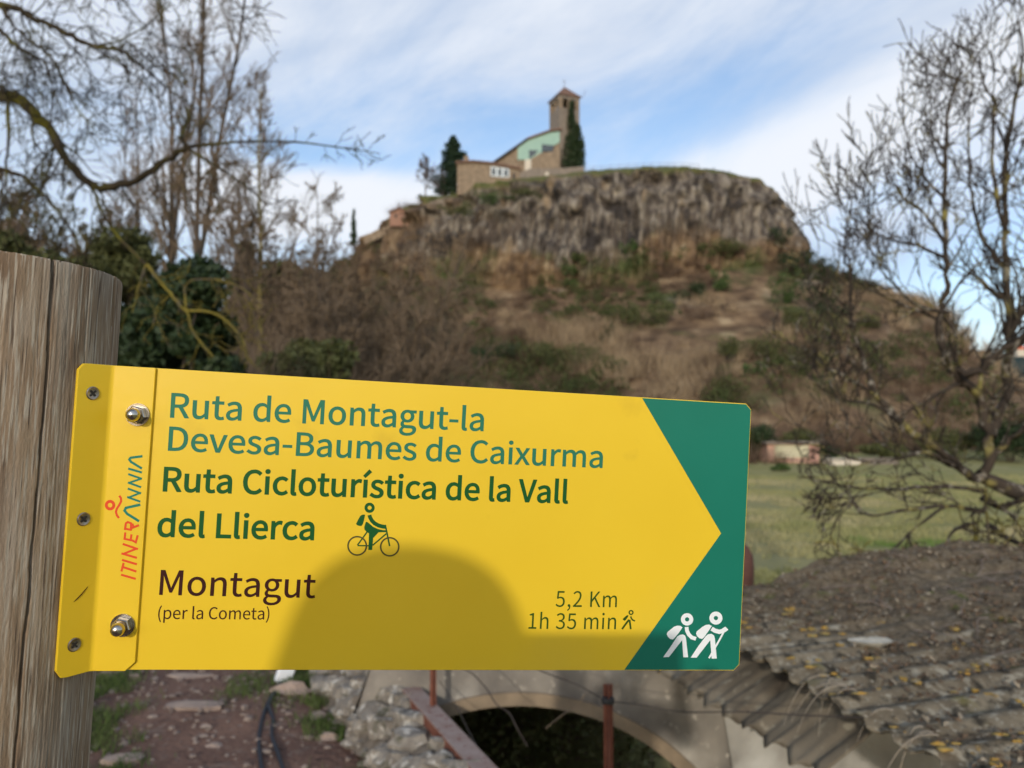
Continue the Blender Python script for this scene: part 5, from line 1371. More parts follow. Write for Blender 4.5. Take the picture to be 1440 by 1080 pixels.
roof = thing('shed_roof', 'low weathered corrugated roof covered in litter and lichen in front of the meadow', 'roof', E0)
rr_ = random.Random(3)
def sheet(u0, u1, v0, v1, lift, name='corrugated_sheet', parent=None, m=fibro, wob=.004, edge=.012):
    nu = 8; nv = max(8, int((v1 - v0) / PITCH_C * 10)); top = []; ph = rr_.uniform(0, 6)
    for i in range(nu + 1):
        row = []
        for j in range(nv + 1):
            v = v0 + (v1 - v0) * j / nv; u = u0 + (u1 - u0) * i / nu
            if i == 0: u += edge * (math.sin(v * 43 + ph) + math.sin(v * 97 + ph * 2)) * .5
            row.append(E0 + UU * u + VV * v + NN * (corr(v) + lift * (1 - i / nu * .6) + wob * math.sin(u * 3 + v * 2 + ph)))
        top.append(row)
    vs = [p for r in top for p in r]; n = len(vs); vs += [p - NN * .0075 for p in vs]; w = nv + 1; fs = []
    for i in range(nu):
        for j in range(nv):
            a = i * w + j; fs += [(a, a + 1, a + w + 1, a + w), (n + a, n + a + w, n + a + w + 1, n + a + 1)]
    for j in range(nv): fs += [(j, n + j, n + j + 1, j + 1), (nu * w + j, nu * w + j + 1, n + nu * w + j + 1, n + nu * w + j)]
    for i in range(nu): fs += [(i * w, (i + 1) * w, n + (i + 1) * w, n + i * w), (i * w + nv, n + i * w + nv, n + (i + 1) * w + nv, (i + 1) * w + nv)]
    b = MB(); b.add(vs, fs); return b.build(name, m, parent or roof, smooth=True)


vlim = [0, .93, 1.83, 2.73, 3.33]
for k in range(4):
    for c in range(4):
        u0 = -.02 + 1.3 * c + rr_.uniform(-.015, .015); sheet(u0, u0 + 1.42, vlim[k] - .0, vlim[k + 1] + .05, .016 * c + .006 * (k % 2) + .004, wob=.005)
# beams carrying the sheets
b = MB(); q = E0 + UU * .25 - NN * .085; b.box(q + VV * 1.6, (.09, 3.4, .10), Matrix.Rotation(math.atan2(VV.y, VV.x) - math.pi / 2, 3, 'Z')); b.build('purlin', dark_wood, roof)
b = MB(); q = E0 + UU * 3.0 - NN * .085; b.box(q + VV * 1.6, (.09, 3.4, .10), Matrix.Rotation(math.atan2(VV.y, VV.x) - math.pi / 2, 3, 'Z')); b.build('purlin', dark_wood, roof)

# steep sheet hanging under the eave
skirt = thing('hanging_sheet', 'steep corrugated sheet hanging below the roof eave above the concrete wall', 'sheet', E0 - Vector((0, 0, .3)))
top = []; nu, nv = 8, 120
for i in range(nu + 1):
    row = []
    for j in range(nv + 1):
        v = 1.50 * j / nv; t = i / nu; a = E0 + VV * v + UU * .15 - Vector((0, 0, .105)); bt_ = Vector((.645 + .27 * v, E0.y - .955 * v + .02, CAMZ - 1.175 + .012 * math.sin(v * 31) + .008 * math.sin(v * 83)))
        p = a.lerp(bt_, t); row.append(p + Vector((-.93, -.15, -.33)) * (.016 * math.cos(2 * math.pi * v / PITCH_C)))
    top.append(row)
vs = [p for r in top for p in r]; n = len(vs); vs += [p + Vector((.007, .002, .002)) for p in vs]; w = nv + 1; fs = []
for i in range(nu):
    for j in range(nv):
        a = i * w + j; fs += [(a, a + 1, a + w + 1, a + w), (n + a, n + a + w, n + a + w + 1, n + a + 1)]
for j in range(nv): fs += [(j, n + j, n + j + 1, j + 1), (nu * w + j, nu * w + j + 1, n + nu * w + j + 1, n + nu * w + j)]
for i in range(nu): fs += [(i * w, (i + 1) * w, n + (i + 1) * w, n + i * w), (i * w + nv, n + i * w + nv, n + (i + 1) * w + nv, (i + 1) * w + nv)]
fibro2 = material('old_fibre_cement_smooth', (.22, .185, .135), rough=.95, var=(.13, .105, .075), scale=4, detail=7, bump=.3, bump_scale=50, bdist=.003, spec=.1, layers=[((.27, .235, .17), 22, .56, .70), ((.36, .22, .05), 12, .70, .75), ((.07, .055, .04), 3, .58, .72)])
b = MB(); b.add(vs, fs); b.build('corrugated_sheet', fibro2, skirt, smooth=True)

# litter, moss and lichen on the roof
litter_m = material('leaf_litter', (.19, .15, .10), rough=1, var=(.09, .07, .048), scale=30, spec=.08, layers=[((.28, .24, .19), 55, .60, .68), ((.10, .11, .03), 9, .60, .72)], bump=.8, bump_scale=90, bdist=.01)
rng = np.random.default_rng(31)
gu = np.linspace(.02, 5.2, 190); gv = np.linspace(-.01, 3.3, 170); GU, GV = np.meshgrid(gu, gv)
cv_ = AMP * np.cos(2 * np.pi * GV / PITCH_C)
dep = -.012 + .058 * sstep(.1, 1.3, GU + .7 * (fbm(GU * .8, GV * .8, 51) - .5) * 2) + .055 * (fbm(GU * 3, GV * 3, 52) - .45) + .05 * (fbm(GU * 11, GV * 11, 53) - .5) + .09 * (1 - sstep(.0, .5, GV)) * sstep(.4, 1.1, GU) * (1 - sstep(1.7, 2.3, GU))
H_ = np.maximum(dep, -.05) + .3 * cv_ * 1.0
e0, uu, vv_, nnn = [np.array(q) for q in (E0, UU, VV, NN)]
V = e0 + GU[..., None] * uu + GV[..., None] * vv_ + H_[..., None] * nnn
I = np.arange(V.shape[0] * V.shape[1]).reshape(V.shape[:2])
me = np_mesh('moss_and_litter', V.reshape(-1, 3), [np.stack([I[:-1, :-1], I[:-1, 1:], I[1:, 1:], I[1:, :-1]], -1).reshape(-1, 4)])
tag(link_mesh('moss_and_litter', me, litter_m, smooth=True), 'mossy rotting litter lying in the grooves of the shed roof', kind='stuff')


def on_roof(u, v, h): return e0 + np.outer(u, uu) + np.outer(v, vv_) + np.outer(h, nnn)


def surf_h(u, v):
    i = np.clip(((v + .01) / 3.31 * 169).astype(int), 0, 169); j = np.clip(((u - .02) / 5.18 * 189).astype(int), 0, 189); return np.maximum(H_[i, j], AMP * np.cos(2 * np.pi * v / PITCH_C) + .012)


def flat_leaves(rng, P_, nrm, size):
    n = len(P_); u = rand_dirs(rng, n); nr = nrm + rng.normal(size=(n, 3)) * .45; nr /= np.linalg.norm(nr, axis=1)[:, None]
    u = u - nr * (u * nr).sum(1)[:, None]; u /= np.linalg.norm(u, axis=1)[:, None]; v = np.cross(nr, u); s = (size * rng.uniform(.5, 1.3, n))[:, None]
    a, b_, c, d_ = P_ + u * s, P_ - u * s, P_ + v * s * .5 + nr * s * .2, P_ - v * s * .5 + nr * s * .2
    return np.concatenate([np.stack([a, c, b_], 1), np.stack([a, b_, d_], 1)])


for nm, cnt, col, size, lab in (('fallen_leaves', 15000, (.17, .115, .075), .014, 'brown fallen leaves strewn over the shed roof'), ('pale_leaves', 3600, (.36, .30, .22), .014, 'bleached grey fallen leaves strewn over the shed roof')):
    u = rng.uniform(.05, 5.0, cnt) ; v = rng.uniform(0, 3.25, cnt); keep = fbm(u * 2.2, v * 2.2, 55) + .18 * np.clip(u - .7, -1, 1) > .47; u, v = u[keep], v[keep]
    T = Tubes(); T.tris(flat_leaves(rng, on_roof(u, v, surf_h(u, v) + rng.uniform(.001, .018, len(u))), nnn, size))
    tag(T.build(nm, material(nm + '_colour', col, rough=.9, var=tuple(c * .5 for c in col), scale=60, spec=.1), smooth=False), lab, kind='stuff')
T = Tubes()
for k in range(620):
    u, v = rng.uniform(.7, 5.0), rng.uniform(.1, 3.3) if k % 3 else rng.uniform(1.3, 3.2)
    if k % 3 == 0: u = 1.6 + .45 * rng.normal() + .25 * (v - 2)
    a = rng.normal() * (.45 if k % 3 == 0 else 1.6) + .1; L = rng.uniform(.08, .38); m_ = 5; pts = []
    for i in range(m_):
        t = i / (m_ - 1) - .5; a += rng.normal() * .16; uu_ = u + math.cos(a) * L * t; vv2 = v + math.sin(a) * L * t
        pts.append(on_roof(np.array([uu_]), np.array([np.clip(vv2, 0, 3.3)]), surf_h(np.array([uu_]), np.array([np.clip(vv2, 0, 3.3)])) + .012 + .02 * rng.random())[0])
    T.add(np.array(pts), np.linspace(1, .5, m_) * rng.uniform(.0012, .0032), 4)
tag(T.build('fallen_twigs', material('fallen_twig_bark', (.17, .13, .115), rough=1, var=(.30, .25, .21), scale=20, spec=.1)), 'thin dry twigs matted on the shed roof', kind='stuff')
lich = material('orange_lichen', (.40, .22, .035), rough=1, var=(.27, .22, .08), scale=40, bump=.8, bump_scale=180, bdist=.004)
b = MB(); rl = random.Random(8)
for k in range(90):
    if k < 10: u, v = rl.uniform(.0, .16), rl.uniform(.1, 1.5)
    else: u, v = abs(rl.gauss(0, 1.3)), rl.uniform(.0, 2.6)
    h = corr(v) + .012
    for q in range(rl.randint(2, 5)):
        b.blob(E0 + UU * (u + rl.gauss(0, .03)) + VV * (v + rl.gauss(0, .02)) + NN * (h + .004), rl.uniform(.003, .015), rl, 8, .3, (1.3, 1, .35))
tag(b.build('lichen_patches', lich, smooth=True), 'orange and yellow lichen crusts on the shed roof', kind='stuff')
pale = material('pale_stone_chip', (.50, .46, .38), rough=.95, var=(.38, .35, .28), scale=22)
b = MB(); rl = random.Random(2)
for (px, py) in ((1150, 915),):
    b.blob(E0 + UU * .42 + VV * 1.06 + NN * .03, .05, rl, 10, .16, (1.6, .8, .35))
tag(b.build('pale_slab', pale, base=tuple(E0 + UU * .42 + VV * 1.06), smooth=False), 'pale flat stone chip lying near the eave of the shed roof', 'stone')
# dry grass blades and bent twigs hanging over the eave
T = Tubes()
for k in range(16):
    v = rng.uniform(1.3, 2.7); p = e0 + vv_ * v + nnn * .03 + uu * .06; d = -uu * rng.uniform(.05, .12) + vv_ * rng.normal() * .04; T.add(path3([p, p + d + [0, 0, .03], p + d * 1.6 - [0, 0, rng.uniform(.08, .2)]]), np.linspace(.0024, .001, 9), 4)
tag(T.build('hanging_stalks', material('dry_stalk', (.30, .25, .19), rough=1)), 'dry stalks drooping over the roof eave', kind='stuff')

# ------------------------------------------------------------------ concrete wall with the arched opening
conc = material('stained_concrete', (.27, .24, .20), rough=.95, var=(.13, .115, .10), scale=3.4, detail=9, bump=.5, bump_scale=40, bdist=.008, spec=.12,
                layers=[((.09, .08, .075), 1.5, .52, .70, (1, 1, .6)), ((.46, .42, .36), 1.9, .58, .72), ((.40, .36, .30), 20, .62, .72)])
conc_pale = material('limewashed_render', (.40, .38, .34), rough=.95, var=(.22, .20, .175), scale=2.6, detail=9, bump=.5, bump_scale=40, bdist=.008, layers=[((.50, .48, .44), 1.4, .55, .68), ((.10, .09, .08), 3.1, .60, .74)])
ochre_c = material('ochre_stained_rim', (.30, .22, .14), rough=.95, var=(.16, .12, .08), scale=6, detail=8, bump=.4, bump_scale=60, bdist=.006)
YW = 4.12
ctr = R(730, 1333, YW); AR = 322 / F_PX * YW; gzw = -1.45
vault = thing('arched_wall', 'grey stained concrete wall with a wide dark arched opening behind the sign', 'wall', (ctr.x, YW, gzw))
xl, xr2, ztop = -.72, 1.06, R(800, 925, YW).z
NA = 40; angs = [math.radians(180 - 180 * k / NA) for k in range(NA + 1)]
zc = max(ctr.z, gzw)


def arch_at(y, ex=0.0): return [Vector((ctr.x + (AR + ex) * math.cos(a), y, ctr.z + (AR + ex) * math.sin(a))) for a in angs]


b = MB()
for (ya, sgn) in ((YW, 1), (YW + 4.6, -1)):
    A_ = arch_at(ya); top_ = [Vector((min(max(p.x, xl), xr2), ya, ztop)) for p in A_]
    if ya == YW:
        b.add(A_ + top_, [(k, k + 1, NA + 1 + k + 1, NA + 1 + k) for k in range(NA)])
b.add([Vector((xl, YW, gzw - .2)), Vector((ctr.x - AR, YW, gzw - .2)), Vector((ctr.x - AR, YW, ctr.z)), Vector((xl, YW, ctr.z))], [(0, 1, 2, 3)])
A_ = arch_at(YW); B_ = arch_at(YW + 4.6); b.add(A_ + B_, [(k, k + NA + 1, k + NA + 2, k + 1) for k in range(NA)])
C_ = arch_at(YW + .02, .16); D_ = arch_at(YW + 4.6, .16)
C_ = [Vector((p.x, p.y, min(p.z, ztop))) for p in C_]; D_ = [Vector((p.x, p.y, p.z)) for p in D_]; b.add(C_ + D_, [(k, k + 1, k + NA + 2, k + NA + 1) for k in range(NA)])
b.add([Vector((xl, YW, ztop)), Vector((xr2, YW, ztop)), Vector((xr2, YW + .22, ztop)), Vector((xl, YW + .22, ztop))], [(0, 1, 2, 3)])
b.add([Vector((xl, YW + .22, ztop)), Vector((xr2, YW + .22, ztop)), Vector((xr2, YW + .22, gzw)), Vector((xl, YW + .22, gzw))], [(0, 1, 2, 3)][:0])
K_ = arch_at(YW + 4.59, .16); b.add([Vector((p.x, p.y, gzw - .3)) for p in K_] + K_, [(k, k + 1, NA + 2 + k, NA + 1 + k) for k in range(NA)])
b.build('wall_face', conc, vault, fix=False)
b = MB()
for (o, i, y0, y1) in ((.062, -.004, YW - .022, YW + .3),):
    P1 = arch_at(y0, o); P2 = arch_at(y0, i); P3_ = arch_at(y1, i); P4 = arch_at(y1, o)
    b.add(P1 + P2 + P3_ + P4, [(k, k + 1, NA + 2 + k, NA + 1 + k) for k in range(NA)] + [(NA + 1 + k, NA + 2 + k, 2 * NA + 3 + k, 2 * NA + 2 + k) for k in range(NA)] + [(3 * NA + 3 + k, 3 * NA + 4 + k, k + 1, k) for k in range(NA)])
b.build('arch_rim', ochre_c, vault, smooth=False)
# pale shed wall under the roof, right of the arch
wallr = thing('shed_wall', 'pale limewashed wall in the shade under the corrugated roof', 'wall', (2.0, YW, gzw))
b = MB(); b.box((2.56, YW + .106, (gzw + .52) / 2), (3.1, .2, .52 - gzw)); b.build('render_coat', conc_pale, wallr)

# dark weeds on the floor of the arch
rng = np.random.default_rng(41)
n = 5200; P_ = np.stack([rng.uniform(ctr.x - AR, ctr.x + AR, n), rng.uniform(3.2, 8.6, n), np.full(n, -1.42)], 1); keep = (fbm(P_[:, 0] * 1.6, P_[:, 1] * 1.6, 57) > .40) & (P_[:, 0] > terrace_edge(P_[:, 1]) + .45); P_ = P_[keep]
P_[:, 2] = ground_z(P_[:, 0], P_[:, 1]) + rng.random(len(P_)) ** 2 * .34
T = Tubes(); T.tris(leaves(rng, P_, .030)); tag(T.build('weeds', material('shade_weeds', (.16, .20, .06), rough=.7, var=(.32, .30, .14), scale=3), smooth=False), 'low weeds and ivy on the floor inside the arch', kind='stuff')
P_ = np.stack([rng.uniform(-.3, 1.4, 1600), rng.uniform(3.2, 8.4, 1600), np.zeros(1600)], 1); P_ = P_[P_[:, 0] > terrace_edge(P_[:, 1]) + .45]; P_[:, 2] = ground_z(P_[:, 0], P_[:, 1]) + .02
T = Tubes(); T.tris(flat_leaves(rng, P_, np.array([0, 0, 1.]), .03)); tag(T.build('arch_litter', material('arch_leaf_litter', (.22, .14, .08), rough=.9, var=(.1, .06, .04), scale=30), smooth=False), 'brown leaves lying inside the arch', kind='stuff')

# ------------------------------------------------------------------ terrace edge of rubble, iron rail, posts and wires
rust = material('rusty_iron', (.13, .046, .030), rough=.9, var=(.19, .075, .048), scale=22, bump=.4, bump_scale=180, bdist=.002, spec=.2, layers=[((.09, .035, .025), 9, .58, .7)])
rubble = material('pale_rubble', (.27, .24, .20), rough=.95, var=(.13, .11, .09), scale=12, detail=9, bump=1.0, bump_scale=50, bdist=.015, layers=[((.44, .41, .36), 22, .56, .66), ((.07, .065, .04), 11, .56, .68)])
bed = material('earthy_mortar', (.20, .16, .12), rough=1, var=(.10, .08, .06), scale=14, bump=.9, bump_scale=60, bdist=.02)
twall = thing('rubble_wall', 'rough pale rubble edging wall between the dirt path and the arch', 'wall', (-.45, 3.9, 0))
rs = random.Random(12)
ey = np.linspace(2.2, 5.4, 44); vs = []; fs = []
prof = [(-.38, .01), (-.31, .08), (-.24, .15), (-.16, .21), (-.05, .24), (.03, .20), (.08, -.1), (.12, -.7), (.16, -1.6)]
for i, y in enumerate(ey):
    xe = float(terrace_edge(y))
    for j, (dx_, dz_) in enumerate(prof):
        k = .05 * (float(fbm(y * 4, j * 1.7, 71)) - .5) * 2; vs.append(Vector((xe + dx_ + k, y + k * .5, dz_ + k * .8 if j < 6 else dz_ + k)))
m_ = len(prof)
for i in range(len(ey) - 1):
    for j in range(m_ - 1): a = i * m_ + j; fs.append((a, a + 1, a + m_ + 1, a + m_))
b = MB(); b.add(vs, fs); b.build('mortar_bed', bed, twall, smooth=True, fix=False)
cnt = 0
for k in range(400):
    if cnt >= 185: break
    y = rs.uniform(2.4, 5.3); j = rs.uniform(0, 5.6); i0 = int(j); f_ = j - i0
    dx_ = prof[i0][0] * (1 - f_) + prof[min(i0 + 1, 5)][0] * f_; dz_ = prof[i0][1] * (1 - f_) + prof[min(i0 + 1, 5)][1] * f_
    if dx_ > -.09: continue
    r = rs.choice((rs.uniform(.022, .05), rs.uniform(.04, .085)))
    b = MB(); b.blob((float(terrace_edge(y)) + dx_, y, dz_ + r * .05), r, rs, 9, .17, (1.15, 1.0, .72)); b.build('stone', rubble, twall, smooth=False); cnt += 1
for k in range(60):            # outer face towards the arch
    y = rs.uniform(2.6, 5.0); z = -rs.uniform(.05, 1.3); r = rs.uniform(.06, .12)
    b = MB(); b.blob((float(terrace_edge(y)) + .08 - z * .03, y, z), r, rs, 9, .15, (.6, 1.2, .8)); b.build('stone', rubble, twall, smooth=False)

# angle iron lying along the edge
ra = R(566, 952, 4.25); rb = R(700, 1092, 3.02); ra.z = rb.z = .262
rail2 = thing('iron_rail', 'rusty angle iron rail laid along the rubble wall edge', 'rail', (ra + rb) / 2)
d_ = (rb - ra).normalized(); sd = Vector((-d_.y, d_.x, 0)); sd = sd if sd.x > 0 else -sd
paint_r = material('flaking_rail', (.30, .23, .20), rough=.9, var=(.25, .17, .14), scale=14, layers=[((.17, .065, .045), 30, .56, .70)], bump=.4, bump_scale=120, bdist=.002)
b = MB(); b.prism([ra + sd * .05, rb + sd * .05, rb - sd * .045, ra - sd * .045], (0, 0, .006)); b.build('top_flange', paint_r, rail2)
b = MB(); b.prism([ra - sd * .045, rb - sd * .045, rb - sd * .045 - Vector((0, 0, .06)), ra - sd * .045 - Vector((0, 0, .06))], sd * .006); b.build('side_flange', rust, rail2)


def tee_post(name, label, foot, top, w=.034):
    t = thing(name, label, 'post', foot, None); f_, q = Vector(foot), Vector(top)
    b = MB(); b.prism([f_ + Vector((-w / 2, 0, 0)), f_ + Vector((w / 2, 0, 0)), q + Vector((w / 2, 0, 0)), q + Vector((-w / 2, 0, 0))], (0, .004, 0)); b.build('flange', rust, t)
    b = MB(); b.prism([f_ + Vector((-.0025, -.0005, 0)), f_ + Vector((.0025, -.0005, 0)), q + Vector((.0025, -.0005, 0)), q + Vector((-.0025, -.0005, 0))], (0, -.026, 0)); b.build('web', rust, t)
    return t


p1 = R(609, 1003, 3.85); pt = R(609, 925, 3.85); tee_post('iron_post', 'short rusty iron post standing on the rubble wall', (p1.x, p1.y, .20), tuple(pt), .030)
p2 = R(855, 962, 3.0); g2 = float(ground_z(p2.x, 3.0)); tp = tee_post('iron_post', 'rusty iron fence post standing alone in front of the arched wall', (p2.x, 3.0, g2 - .1), tuple(p2), .036)
b = MB(); q = R(855, 985, 2.985); b.lathe([(.024, -.010), (.026, 0), (.024, .010)], q, (0, 0, 1), 10); b.build('wire_tie', dark_slot, tp)
wire_m = material('old_fence_wire', (.05, .038, .032), rough=.8, metal=.2)


def wire(name, label, pts, r, m=wire_m, cat='wire', barbs=False, sides=6):
    p = path_pts(pts, 8); T = Tubes(); T.add(p, r, sides)
    if barbs:
        for k in range(3, len(p) - 2, 9):
            for s_ in (-1, 1): T.add(np.array([p[k], p[k] + [.008 * s_, 0, .014]]), [.0012, .0006], 3)
    o = T.build(name, m, base=tuple(p[0])); return tag(o, label, cat)


wire('fence_wire', 'slack barbed wire running from behind the sign past the lone iron post', [(700, 905, 3.3), (745, 935, 3.15), (772, 948, 3.1), (812, 963, 3.02), (852, 984, 2.975), (900, 991, 2.95), (960, 1001, 2.9), (1040, 1001, 2.75), (1130, 1006, 2.6), (1215, 1009, 2.45)], .0026, barbs=True)
wire('loose_wire', 'loose bent wire dangling below the sign in front of the arch', [(600, 925, 3.6), (655, 942, 3.55), (682, 966, 3.5), (698, 990, 3.45), (716, 1003, 3.45), (726, 1022, 3.4), (742, 1050, 3.4)], .0030)
wire('thin_wire', 'thin wire lying along the iron rail', [(618, 958, 4.0), (640, 990, 3.85), (655, 1020, 3.6), (676, 1060, 3.3), (690, 1092, 3.1)], .0022)
wire('dry_stem', 'dry forked stem poking up in the mouth of the arch', [(768, 1024, 3.9), (790, 1006, 3.85), (812, 992, 3.8), (822, 976, 3.8)], .0030, material('dry_stem_bark', (.24, .17, .11), rough=1), 'stem')

# ------------------------------------------------------------------ path: stones, pebbles, grass, hose, tag
def ground_hit(px, py):
    d = np.array(R(px, py, 1.0) - Vector((0, 0, CAMZ))); t = np.linspace(1.5, 22, 900); P = t[:, None] * d; P[:, 2] += CAMZ
    k = int(np.argmax(P[:, 2] <= ground_z(P[:, 0], P[:, 1]))); return Vector(P[k])


path_stone = material('path_stone', (.34, .255, .20), rough=.95, var=(.25, .185, .15), scale=14, bump=.5, bump_scale=60, bdist=.006)
rs = random.Random(5)
for (px, py, r, sq, lab) in ((276, 996, .115, (1.5, .55, .22), 'flat beige wedge shaped stone set in the middle of the dirt path'), (172, 1072, .075, (1.4, .7, .35), 'rounded beige stone at the grassy left edge of the path'), (408, 976, .10, (1.15, .55, .5), 'blocky beige stone beside the black hose'), (268, 952, .085, (1.6, .6, .2), 'beige stone slab far up the path just below the sign'),
                             (448, 1012, .05, (1.2, .8, .5), 'small ochre stone between the hose and the rubble wall'), (460, 1040, .05, (1.1, .8, .5), 'small tan stone lower down beside the rubble wall'), (300, 1050, .035, (1.2, .8, .4), 'small dark pebble near the bottom of the path')):
    p = ground_hit(px, py); b = MB(); b.blob(p + Vector((0, 0, r * sq[2] * .35)), r, rs, 12, .13, sq); tag(b.build('path_stone', path_stone, base=tuple(p), smooth=False), lab, 'stone', 'stones on the dirt path')
b = MB()
for k in range(1500):
    y = rs.uniform(3.0, 6.5); x = rs.uniform(-3.2, float(terrace_edge(y)) - .36); r = abs(rs.gauss(0, .008)) + .004
    b.blob((x, y, float(ground_z(x, y)) + r * .25), r, rs, 5, .15, (1.2, 1, .7))
tag(b.build('gravel', material('path_gravel', (.28, .22, .18), rough=.95, var=(.14, .10, .085), scale=9), smooth=False), 'loose gravel and crumbs on the dirt path', kind='stuff')
rng = np.random.default_rng(61)


def blades(name, label, spots, m, h, w, seed, base_fn=ground_z):
    rng = np.random.default_rng(seed); P_ = np.array(spots); n = len(P_); z = base_fn(P_[:, 0], P_[:, 1]); o = np.stack([P_[:, 0], P_[:, 1], z], 1)
    d = rng.normal(size=(n, 3)) * .38; d[:, 2] = 1; L = (h * rng.uniform(.4, 1.2, n))[:, None]; s = rand_dirs(rng, n); s[:, 2] *= .2; s *= w
    mid = o + d * L * .55; tip = mid + (d + rng.normal(size=(n, 3)) * .5) * L * .45
    T = Tubes(); T.tris(np.concatenate([np.stack([o - s, o + s, mid + s * .7], 1), np.stack([o - s, mid + s * .7, mid - s * .7], 1), np.stack([mid - s * .7, mid + s * .7, tip], 1)]))
    return tag(T.build(name, m, smooth=False), label, kind='stuff')


grass_g = material('green_grass_blades', (.055, .095, .022), rough=.8, var=(.10, .13, .04), scale=2.5, spec=.15)
grass_d = material('dull_meadow_blades', (.36, .33, .15), rough=.9, var=(.25, .26, .10), scale=.5, spec=.1, layers=[((.46, .39, .22), .22, .50, .64), ((.12, .22, .04), .30, .64, .70)])
y = rng.uniform(3.0, 6.6, 30000); x = -.50 * y - rng.random(30000) ** 1.7 * 1.4 + .10 * rng.normal(size=30000); k = fbm(x * 3, y * 3, 66) > .42; sp = np.stack([x[k], y[k]], 1)
y = rng.uniform(3.3, 6.4, 7000); x = terrace_edge(y) - .46 + .07 * rng.normal(size=7000); k = fbm(x * 4, y * 4, 67) > .52; sp = np.concatenate([sp, np.stack([x[k], y[k]], 1)])
c = ground_hit(430, 955); sp = np.concatenate([sp, np.array([c.x, c.y]) + rng.normal(size=(1100, 2)) * [.10, .28]])
c = ground_hit(350, 968); sp = np.concatenate([sp, np.array([c.x, c.y]) + rng.normal(size=(500, 2)) * [.08, .16]])
blades('verge_grass', 'short green grass and weeds along both edges of the dirt path', sp, grass_g, .055, .0028, 62)
# meadow tufts where single blades still show
ang = rng.uniform(-.12, .72, 150000); dist = 7 + 45 * rng.random(150000) ** 1.5; mx_, my_ = ang * dist, dist
k = (fbm(mx_ * .5, my_ * .5, 68) > .40) & (mx_ > terrace_edge(my_) + .1) & ~((my_ < 9.2) & (np.abs(mx_ - ctr.x) < 1.5)) & ~((my_ < 7.6) & (mx_ > 1))
blades('meadow_grass', 'rough yellowish green meadow grass', np.stack([mx_[k], my_[k]], 1), grass_d, .13, .016, 63)
# bright plant on the wall
f = np.array(ground_hit(508, 1012)); f[2] += .05
t = thing('leafy_weed', 'bright green leafy weed growing on the rubble wall', 'plant', tuple(f)); T = Tubes(); P_ = crown_pts(rng, 260, [(f + [0, 0, .06], (.045, .05, .07)), (f + [.03, 0, .02], (.06, .05, .03))], .2); T.tris(leaves(rng, P_, .014)); T.build('leaf_rosette', material('fresh_leaf', (.12, .24, .04), rough=.6), t, smooth=False)
T = Tubes(); [T.add(path3([f, f + [0, 0, .04], f + rng.normal(size=3) * .02 + [0, 0, .09]]), .0015, 4) for _ in range(7)]; T.build('stem', grass_g, t)

hose_m = material('black_hose', (.012, .014, .022), rough=.5, spec=.4)
def on_ground(pxs, r):
    out = []
    for (px, py) in pxs: p = ground_hit(px, py); out.append(np.array(p) + [0, 0, r * .9])
    W_ = np.array(out); res = []
    n = len(W_)
    for i in range(n - 1):
        p0, p1, p2, p3 = W_[max(i - 1, 0)], W_[i], W_[i + 1], W_[min(i + 2, n - 1)]
        for k in range(6): t = k / 6; res.append(.5 * ((2 * p1) + (-p0 + p2) * t + (2 * p0 - 5 * p1 + 4 * p2 - p3) * t * t + (-p0 + 3 * p1 - 3 * p2 + p3) * t ** 3))
    return np.array(res + [W_[-1]])
for pxs, lab in (([(470, 880), (425, 925), (404, 948), (392, 968), (378, 992), (384, 1015), (382, 1036), (392, 1066), (400, 1092), (410, 1130)], 'black hose on the path, the strand running to the right at the frame bottom'), ([(460, 885), (412, 938), (396, 958), (380, 984), (369, 1012), (364, 1042), (366, 1070), (370, 1095), (372, 1130)], 'black hose on the path, the strand running to the left at the frame bottom')):
    T = Tubes(); T.add(on_ground(pxs, .011), .0105, 8); o = T.build('hose', hose_m, base=tuple(ground_hit(*pxs[4]))); tag(o, lab, 'hose', 'black hoses on the path')
q = ground_hit(398, 962); b = MB(); b.box(q + Vector((0, .03, .05)), (.10, .05, .10), Matrix.Rotation(.5, 3, 'Z') @ Matrix.Rotation(.35, 3, 'Y')); o = b.build('white_box', material('white_plastic', (.72, .74, .76), rough=.4), base=tuple(q)); tag(o, 'small white plastic box hanging in the hoses just below the sign', 'box')
bv = o.modifiers.new('bevel', 'BEVEL'); bv.width = .008; bv.segments = 2

# rusty cap peeping out behind the sign
q = R(1036, 797, 4.4); gq = float(ground_z(q.x, q.y)); cap = thing('rusty_bollard', 'rusty brown round topped iron post half hidden behind the right edge of the sign', 'post', (q.x, q.y, gq))
b = MB(); b.lathe([(.03, -.17), (.075, -.15), (.092, -.08), (.095, 0), (.088, .07), (.06, .12), (.02, .135)], q, (0, 0, 1), 24); b.build('round_cap', material('dark_rust', (.115, .045, .03), rough=.85, var=(.07, .03, .022), scale=20), cap, smooth=True)
b = MB(); b.tube([Vector((q.x, q.y, gq - .1)), q - Vector((0, 0, .15))], .035, 12); b.build('pole', rust, cap)

# ------------------------------------------------------------------ hut and things along the far side of the meadow
YH = 64.0
hx0, hx1 = R(1080, 650, YH).x, R(1152, 650, YH).x; hg = float(ground_z((hx0 + hx1) / 2, YH)); hut_w = hx1 - hx0; cx = (hx0 + hx1) / 2
htop = R(1110, 624, YH).z
cream = material('cream_panel', (.52, .47, .33), rough=.9, var=(.45, .42, .28), scale=1.2); salmon = material('salmon_render', (.55, .32, .24), rough=.9, var=(.48, .30, .22), scale=1.5)
hut = thing('meadow_hut', 'small flat roofed hut with cream and salmon front across the meadow', 'hut', (cx, YH + 1.5, hg))
b = MB(); b.box((cx, YH + 1.5, (hg + htop) / 2), (hut_w, 3.0, htop - hg)); b.build('wall', salmon, hut)
b = MB(); b.box((cx - .15, YH - .03, hg + (htop - hg) * .60), (hut_w * .66, .06, (htop - hg) * .66)); b.build('cream_panel', cream, hut)
